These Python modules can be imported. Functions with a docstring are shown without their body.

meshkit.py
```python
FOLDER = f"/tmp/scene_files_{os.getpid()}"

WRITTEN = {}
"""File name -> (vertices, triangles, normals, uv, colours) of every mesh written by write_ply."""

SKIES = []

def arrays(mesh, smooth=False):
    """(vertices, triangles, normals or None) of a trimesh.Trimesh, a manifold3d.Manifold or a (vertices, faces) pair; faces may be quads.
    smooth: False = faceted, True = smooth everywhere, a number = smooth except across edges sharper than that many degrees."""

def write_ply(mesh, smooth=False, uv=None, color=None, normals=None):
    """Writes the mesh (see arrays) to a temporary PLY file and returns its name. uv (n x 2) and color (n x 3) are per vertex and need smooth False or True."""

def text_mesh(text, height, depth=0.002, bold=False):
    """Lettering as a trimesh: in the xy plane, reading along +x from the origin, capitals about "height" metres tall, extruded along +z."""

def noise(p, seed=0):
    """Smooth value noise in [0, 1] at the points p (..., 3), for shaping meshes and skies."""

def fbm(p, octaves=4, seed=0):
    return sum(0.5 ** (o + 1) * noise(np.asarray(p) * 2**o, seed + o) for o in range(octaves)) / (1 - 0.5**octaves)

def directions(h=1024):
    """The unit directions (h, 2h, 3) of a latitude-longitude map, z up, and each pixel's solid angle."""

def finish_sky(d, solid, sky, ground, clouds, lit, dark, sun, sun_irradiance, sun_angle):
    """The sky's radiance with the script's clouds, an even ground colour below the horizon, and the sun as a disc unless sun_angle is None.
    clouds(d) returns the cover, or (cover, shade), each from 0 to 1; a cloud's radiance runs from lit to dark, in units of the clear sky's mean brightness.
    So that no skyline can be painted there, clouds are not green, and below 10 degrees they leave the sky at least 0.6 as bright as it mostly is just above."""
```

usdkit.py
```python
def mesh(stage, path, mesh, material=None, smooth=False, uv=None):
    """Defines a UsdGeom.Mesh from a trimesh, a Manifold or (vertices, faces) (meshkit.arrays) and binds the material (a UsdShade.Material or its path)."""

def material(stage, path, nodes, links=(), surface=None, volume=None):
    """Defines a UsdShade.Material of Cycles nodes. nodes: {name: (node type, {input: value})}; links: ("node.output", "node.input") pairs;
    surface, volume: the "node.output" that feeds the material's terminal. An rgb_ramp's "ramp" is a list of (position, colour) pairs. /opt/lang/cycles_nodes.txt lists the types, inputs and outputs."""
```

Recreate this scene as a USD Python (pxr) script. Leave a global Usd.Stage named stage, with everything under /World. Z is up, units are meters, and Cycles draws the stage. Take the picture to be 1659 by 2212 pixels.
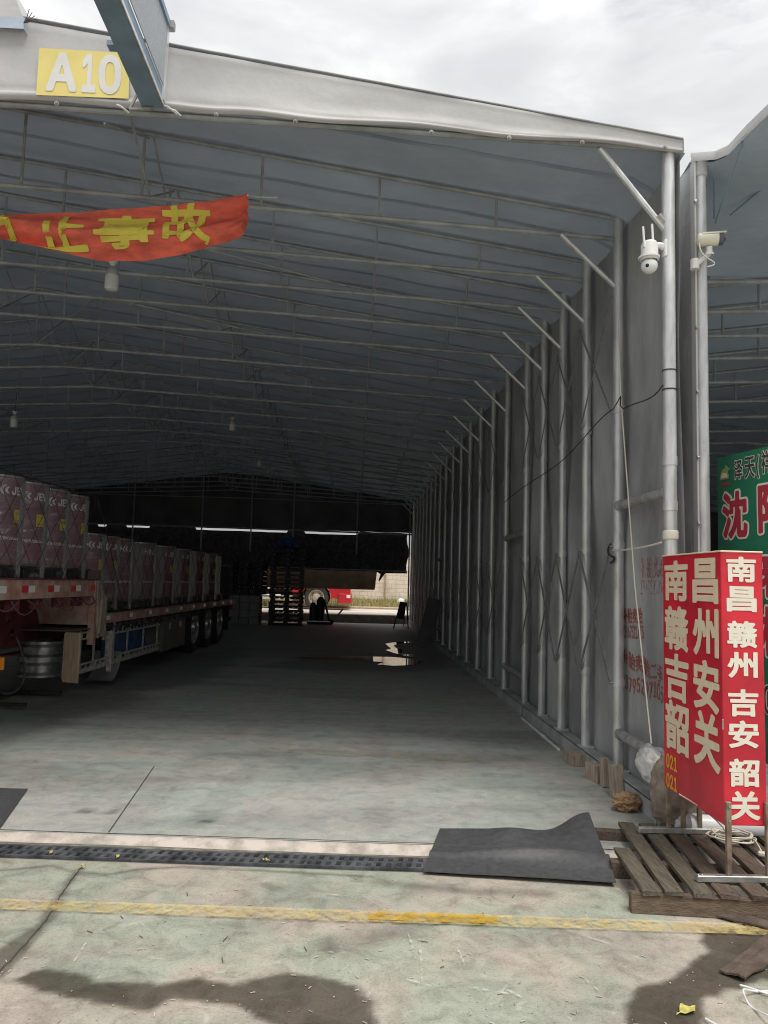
import math, random
import numpy as np, trimesh, shapely
from shapely.geometry import Polygon, Point, LineString
from shapely import affinity
import manifold3d as m3
import usdkit, meshkit
from pxr import Usd, UsdGeom, UsdLux, UsdShade, Gf, Sdf, Vt

random.seed(7)
RNG = np.random.default_rng(7)
stage = Usd.Stage.CreateInMemory()
UsdGeom.SetStageUpAxis(stage, "Z")
UsdGeom.SetStageMetersPerUnit(stage, 1.0)
UsdGeom.Xform.Define(stage, "/World")
UsdGeom.Scope.Define(stage, "/World/Looks")

# ---------------------------------------------------------------- camera, sky, sun, exposure
CAM_H, YAW, PITCH, ROLL = 1.5, 0.03442, 0.09167, 0.027
EXPOSURE = 0.68
SKY_STRENGTH = 0.10
SUN_EL, SUN_AZ = math.radians(64), math.radians(155)      # azimuth from +y (into the shed) towards +x
SUN_INT, SUN_ANGLE = 0.40, 30.0
_F = np.array([math.sin(YAW) * math.cos(PITCH), math.cos(YAW) * math.cos(PITCH), math.sin(PITCH)])
_R0 = np.array([math.cos(YAW), -math.sin(YAW), 0.0])
_U0 = np.cross(_R0, _F)
_R = math.cos(ROLL) * _R0 + math.sin(ROLL) * _U0
_U = math.cos(ROLL) * _U0 - math.sin(ROLL) * _R0
cam = UsdGeom.Camera.Define(stage, "/World/camera")
cam.AddTransformOp().Set(Gf.Matrix4d(*_R, 0, *_U, 0, *(-_F), 0, 0, 0, CAM_H, 1))
cam.CreateHorizontalApertureAttr(36.0)
cam.CreateFocalLengthAttr(36.0 * 1660 / 1659)
cam.CreateExposureAttr(EXPOSURE)
cam.CreateClippingRangeAttr(Gf.Vec2f(0.05, 5000))

sd = np.array([math.sin(SUN_AZ) * math.cos(SUN_EL), math.cos(SUN_AZ) * math.cos(SUN_EL), math.sin(SUN_EL)])
sky_m = usdkit.material(stage, "/World/Looks/sky_look", {
    "tc": ("texture_coordinate", {}),
    "mp": ("mapping", {"scale": (1.0, 1.6, 2.6), "rotation": (0.0, 0.0, 0.5)}),
    "sky": ("sky_texture", {"sky_type": "single_scattering", "sun_disc": False, "sun_elevation": SUN_EL, "sun_rotation": SUN_AZ, "aerosol_density": 2.0}),
    "n1": ("noise_texture", {"scale": 2.6, "detail": 7.0, "roughness": 0.58, "distortion": 0.3}),
    "cover": ("rgb_ramp", {"ramp": [(0.30, (0.45, 0.45, 0.45)), (0.42, (1, 1, 1))]}),
    "n2": ("noise_texture", {"scale": 4.2, "detail": 8.0, "roughness": 0.55, "distortion": 0.4}),
    "tone": ("rgb_ramp", {"ramp": [(0.34, (6.6, 6.68, 6.85)), (0.48, (7.5, 7.55, 7.65)), (0.58, (8.6, 8.62, 8.65)), (0.66, (10.4, 10.4, 10.4))]}),
    "mix": ("mix_color", {"use_clamp": False}),
    "sx": ("separate_xyz", {}), "zm": ("math", {"math_type": "maximum", "value2": 0.0}),      # overcast: the zenith three times as bright as the horizon
    "cie": ("math", {"math_type": "multiply_add", "value2": 0.68, "value3": 0.335}), "grad": ("mix_color", {"blend_type": "multiply", "fac": 1.0, "use_clamp": False}),
    "bg": ("background_shader", {"strength": SKY_STRENGTH}),
}, [("tc.generated", "mp.vector"), ("mp.vector", "n1.vector"), ("mp.vector", "n2.vector"), ("n1.fac", "cover.fac"), ("cover.color", "mix.fac"),
    ("sky.color", "mix.a"), ("n2.fac", "tone.fac"), ("tone.color", "mix.b"),
    ("tc.generated", "sx.vector"), ("sx.z", "zm.value1"), ("zm.value", "cie.value1"), ("mix.result", "grad.a"), ("cie.value", "grad.b"), ("grad.result", "bg.color")], surface="bg.background")
dome = UsdLux.DomeLight.Define(stage, "/World/sky")
UsdShade.MaterialBindingAPI.Apply(dome.GetPrim()).Bind(sky_m)
dome.GetPrim().SetCustomDataByKey("kind", "structure")
sun = UsdLux.DistantLight.Define(stage, "/World/sun")
sun.CreateIntensityAttr(SUN_INT); sun.CreateAngleAttr(SUN_ANGLE); sun.CreateNormalizeAttr(True)
sun.CreateColorAttr(Gf.Vec3f(1.0, 0.96, 0.9))
_z = sd; _x = np.cross([0, 0, 1.0], _z); _x /= np.linalg.norm(_x); _y = np.cross(_z, _x)
sun.AddTransformOp().Set(Gf.Matrix4d(*_x, 0, *_y, 0, *_z, 0, 0, 0, 30, 1))

# ---------------------------------------------------------------- picture point -> place (used to survey the photograph)
CP = np.array([0, 0, CAM_H])
def ray(px, py): return _F + _R * (px - 829.5) / 1660 - _U * (py - 1106) / 1660
def gz(px, py, z=0.0): d = ray(px, py); return CP + d * (z - CAM_H) / d[2]
def gy(px, py, y): d = ray(px, py); return CP + d * y / d[1]
def gx(px, py, x): d = ray(px, py); return CP + d * x / d[0]
def gplane(px, py, p, n): d = ray(px, py); n = np.asarray(n, float); return CP + d * (np.dot(np.asarray(p) - CP, n) / np.dot(d, n))

# ---------------------------------------------------------------- materials
L3 = lambda c, k: tuple(min(1.0, v * k) for v in c)
MATS = {}
def mat(name, col, rough=0.6, metal=0.0, var=0.15, scale=4.0, bump=0.0, bscale=60.0, spec=0.5, col2=None, lo=0.35, hi=0.65, stretch=(1, 1, 1), detail=5.0, rvar=0.0, bdist=0.01, through=0.0, **extra):
    a, b = (L3(col, 1 - var), L3(col, 1 + var)) if col2 is None else (col, col2)
    nodes = {"g": ("geometry", {}), "mp": ("mapping", {"scale": stretch}), "n": ("noise_texture", {"scale": scale, "detail": detail, "roughness": 0.6}),
             "r": ("rgb_ramp", {"ramp": [(lo, a), (hi, b)]}),
             "p": ("principled_bsdf", {"metallic": metal, "roughness": rough, "specular_ior_level": spec, **extra})}
    links = [("g.position", "mp.vector"), ("mp.vector", "n.vector"), ("n.fac", "r.fac"), ("r.color", "p.base_color")]
    if rvar:
        nodes["rr"] = ("map_range", {"from_min": 0.3, "from_max": 0.7, "to_min": max(0.03, rough - rvar), "to_max": rough + rvar, "clamp": True})
        links += [("n.fac", "rr.value"), ("rr.result", "p.roughness")]
    if bump:
        nodes["n2"] = ("noise_texture", {"scale": bscale, "detail": 4.0})
        nodes["b"] = ("bump", {"strength": bump, "distance": bdist})
        links += [("mp.vector", "n2.vector"), ("n2.fac", "b.height"), ("b.normal", "p.normal")]
    if through:                                   # thin canvas lets a little daylight through
        nodes["tl"] = ("translucent_bsdf", {"color": (0.80, 0.88, 0.97)}); nodes["mx"] = ("mix_closure", {"fac": through})
        links += [("p.BSDF", "mx.closure1"), ("tl.BSDF", "mx.closure2")]
    MATS[name] = usdkit.material(stage, "/World/Looks/" + name, nodes, links, surface="mx.closure" if through else "p.BSDF")
    return MATS[name]

# ---------------------------------------------------------------- mesh building
def rotz(a): c, s = math.cos(a), math.sin(a); return np.array([[c, -s, 0], [s, c, 0], [0, 0, 1.0]])
_BOXF = np.array([[0, 2, 1], [1, 2, 3], [4, 5, 6], [5, 7, 6], [0, 1, 4], [1, 5, 4], [2, 6, 3], [3, 6, 7], [0, 4, 2], [2, 4, 6], [1, 3, 5], [3, 7, 5]])
class MB:
    def __init__(self): self.v, self.f, self.n = [], [], 0
    def raw(self, v, f):
        v = np.asarray(v, float); f = np.asarray(f, int)
        if f.shape[1] == 4: f = np.vstack([f[:, [0, 1, 2]], f[:, [0, 2, 3]]])
        self.v.append(v); self.f.append(f + self.n); self.n += len(v); return self
    def add(self, t): return self.raw(t.vertices, t.faces)
    def box(self, c, s, az=0.0):
        b = np.array([[x, y, z] for x in (-.5, .5) for y in (-.5, .5) for z in (-.5, .5)]) * np.asarray(s)
        return self.raw(b @ rotz(az).T + np.asarray(c), _BOXF)
    def b2(self, lo, hi): lo, hi = np.asarray(lo, float), np.asarray(hi, float); return self.box((lo + hi) / 2, hi - lo)
    def cbox(self, c, s, ch=0.006, az=0.0, warp=0.0):
        h = np.asarray(s, float) / 2; ch = min(ch, *(h * 0.8)); pts = []
        for sx in (-1, 1):
            for sy in (-1, 1):
                for sz in (-1, 1):
                    for k in range(3):
                        p = h.copy(); p[[i for i in range(3) if i != k]] -= ch; pts.append(p * (sx, sy, sz))
        t = trimesh.convex.convex_hull(np.array(pts))
        v = np.array(t.vertices)
        if warp: v = v + RNG.normal(0, warp, v.shape)
        return self.raw(v @ rotz(az).T + np.asarray(c), t.faces)
    def beam(self, p0, p1, w, h, up=(0, 0, 1)):
        p0, p1 = np.asarray(p0, float), np.asarray(p1, float); d = p1 - p0; L = np.linalg.norm(d); d /= L
        s = np.cross(d, up); s = s / np.linalg.norm(s) if np.linalg.norm(s) > 1e-6 else np.array([1.0, 0, 0]); u = np.cross(s, d)
        b = np.array([[a, e, g] for a in (-.5, .5) for e in (0, 1) for g in (-.5, .5)])
        return self.raw(p0 + b[:, :1] * w * s + b[:, 1:2] * L * d + b[:, 2:] * h * u, _BOXF[:, ::1])
    def tube(self, pts, r, n=8, caps=True):
        p = np.asarray(pts, float); k = len(p); t = np.gradient(p, axis=0); t /= np.linalg.norm(t, axis=1, keepdims=True) + 1e-12
        ref = np.array([0, 0, 1.0]) if abs(t[:, 2]).mean() < 0.8 else np.array([1.0, 0, 0])
        a = np.cross(t, ref); a /= np.linalg.norm(a, axis=1, keepdims=True) + 1e-12; b = np.cross(t, a)
        ang = np.arange(n) * 2 * math.pi / n; rr = np.broadcast_to(r, (k,))[:, None, None]
        v = (p[:, None] + rr * (np.cos(ang)[None, :, None] * a[:, None] + np.sin(ang)[None, :, None] * b[:, None])).reshape(-1, 3)
        i, j = np.meshgrid(np.arange(k - 1), np.arange(n), indexing="ij")
        q = np.stack([i * n + j, (i + 1) * n + j, (i + 1) * n + (j + 1) % n, i * n + (j + 1) % n], -1).reshape(-1, 4)
        f = np.vstack([q[:, [0, 1, 2]], q[:, [0, 2, 3]]])
        if caps:
            v = np.vstack([v, p[:1], p[-1:]]); jj = np.arange(n)
            f = np.vstack([f, np.stack([np.full(n, k * n), jj, (jj + 1) % n], 1), np.stack([np.full(n, k * n + 1), (k - 1) * n + (jj + 1) % n, (k - 1) * n + jj], 1)])
        return self.raw(v, f)
    def lathe(self, prof, n=24, c=(0, 0, 0), axis="z"):
        pr = np.asarray(prof, float); k = len(pr); ang = np.arange(n) * 2 * math.pi / n
        v = np.stack([pr[:, :1] * np.cos(ang), pr[:, :1] * np.sin(ang), np.repeat(pr[:, 1:], n, 1)], -1).reshape(-1, 3)
        i, j = np.meshgrid(np.arange(k - 1), np.arange(n), indexing="ij")
        q = np.stack([i * n + j, i * n + (j + 1) % n, (i + 1) * n + (j + 1) % n, (i + 1) * n + j], -1).reshape(-1, 4)
        if axis == "x": v = v[:, [2, 0, 1]]
        if axis == "y": v = v[:, [1, 2, 0]]
        return self.raw(v + np.asarray(c), q)
    def grid(self, P):
        P = np.asarray(P, float); a, b = P.shape[:2]; i, j = np.meshgrid(np.arange(a - 1), np.arange(b - 1), indexing="ij")
        q = np.stack([i * b + j, (i + 1) * b + j, (i + 1) * b + j + 1, i * b + j + 1], -1).reshape(-1, 4)
        return self.raw(P.reshape(-1, 3), q)
    def prism(self, poly, z0, z1, fn=None, sub=None):
        for g in getattr(poly, "geoms", [poly]):
            if g.is_empty or g.area < 1e-8: continue
            t = trimesh.creation.extrude_polygon(g, z1 - z0, engine="earcut"); v, f = np.array(t.vertices), t.faces
            if sub: v, f = trimesh.remesh.subdivide_to_size(v, f, sub, max_iter=12)
            v = v + (0, 0, z0)
            self.raw(fn(v) if fn else v, f)
        return self
    def sphere(self, c, r, sub=2, s=(1, 1, 1)):
        t = trimesh.creation.icosphere(sub, 1.0); return self.raw(t.vertices * np.asarray(s) * r + np.asarray(c), t.faces)
    def mesh(self): return np.vstack(self.v), np.vstack(self.f)
    def xf(self, R=None, t=(0, 0, 0)):
        self.v = [(x @ np.asarray(R).T if R is not None else x) + np.asarray(t) for x in self.v]; return self

# ---------------------------------------------------------------- scene tree
_used = {}
def numbered(parent, name):
    k = (parent, name); n = _used.get(k, 0); _used[k] = n + 1
    return f"{parent}/{name}" if n == 0 else f"{parent}/{name}_{n:03d}"
class Node:
    def __init__(s, path, prim, loc=np.zeros(3), R=np.eye(3)): s.path, s.prim, s.loc, s.R = path, prim, np.asarray(loc, float), R
def tag(p, label=None, cat=None, group=None, kind=None):
    prim = p.prim if isinstance(p, Node) else p
    for k, v in (("label", label), ("category", cat), ("group", group), ("kind", kind)):
        if v: prim.SetCustomDataByKey(k, v)
    return p
def euler(rx, ry, rz):
    cx, sx, cy, sy = math.cos(rx), math.sin(rx), math.cos(ry), math.sin(ry)
    return rotz(rz) @ np.array([[cy, 0, sy], [0, 1, 0], [-sy, 0, cy]]) @ np.array([[1, 0, 0], [0, cx, -sx], [0, sx, cx]])
def thing(name, label, cat, loc=(0, 0, 0), rot=(0, 0, 0), group=None):
    rot = rot if np.ndim(rot) else (0, 0, rot)
    path = numbered("/World", name); x = UsdGeom.Xform.Define(stage, path)
    x.AddTranslateOp().Set(Gf.Vec3d(*map(float, loc))); x.AddRotateXYZOp().Set(Gf.Vec3f(*[math.degrees(a) for a in rot]))
    return tag(Node(path, x.GetPrim(), loc, euler(*rot)), label, cat, group)
def obj(name, mb, m, parent=None, smooth=False, local=False, label=None, kind=None, cat=None, group=None):
    v, f = mb.mesh() if isinstance(mb, MB) else mb
    base = parent.path if parent else "/World"
    if parent is not None and not local: v = (np.asarray(v, float) - parent.loc) @ parent.R
    path = numbered(base, name)
    p = usdkit.mesh(stage, path, (v, f), MATS[m] if isinstance(m, str) else m, smooth=smooth)
    p.CreateDoubleSidedAttr(True)
    return tag(Node(path, p.GetPrim(), parent.loc if parent else np.zeros(3), parent.R if parent else np.eye(3)), label, cat, group, kind)
def dup(src, loc, rot=0, label=None, group=None, scale=None):
    rot = rot if np.ndim(rot) else (0, 0, rot)
    was = src.prim.GetCustomData(); name = src.path.rsplit("/", 1)[1].rstrip("0123456789").rstrip("_") if src.path[-1].isdigit() else src.path.rsplit("/", 1)[1]
    t = thing(name, label or was.get("label"), was.get("category"), loc, rot, group or was.get("group"))
    if scale is not None: UsdGeom.Xform(t.prim).AddScaleOp().Set(Gf.Vec3f(*scale))
    t.prim.GetReferences().AddInternalReference(src.path); t.prim.SetInstanceable(True)
    return t
def primvar(node, name, arr):
    UsdGeom.PrimvarsAPI(node.prim).CreatePrimvar(name, Sdf.ValueTypeNames.FloatArray, "vertex").Set(Vt.FloatArray.FromNumpy(np.asarray(arr, np.float32)))
def noise(p, s=1.0, seed=0, o=3): return meshkit.fbm(np.asarray(p, float) * s, o, seed) - 0.5
def sstep(x, a, b): t = np.clip((np.asarray(x, float) - a) / (b - a), 0, 1); return t * t * (3 - 2 * t)
def catenary(p0, p1, sag, n=14):
    t = np.linspace(0, 1, n)[:, None]; p = np.asarray(p0) * (1 - t) + np.asarray(p1) * t; p[:, 2] -= sag * 4 * t[:, 0] * (1 - t[:, 0]); return p
def smooth_path(pts, n=8):
    from scipy.interpolate import CubicSpline
    pts = np.asarray(pts, float); s = np.r_[0, np.cumsum(np.linalg.norm(np.diff(pts, axis=0), axis=1) + 1e-6)]
    return CubicSpline(s, pts)(np.linspace(0, s[-1], n * (len(pts) - 1) + 1))

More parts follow.
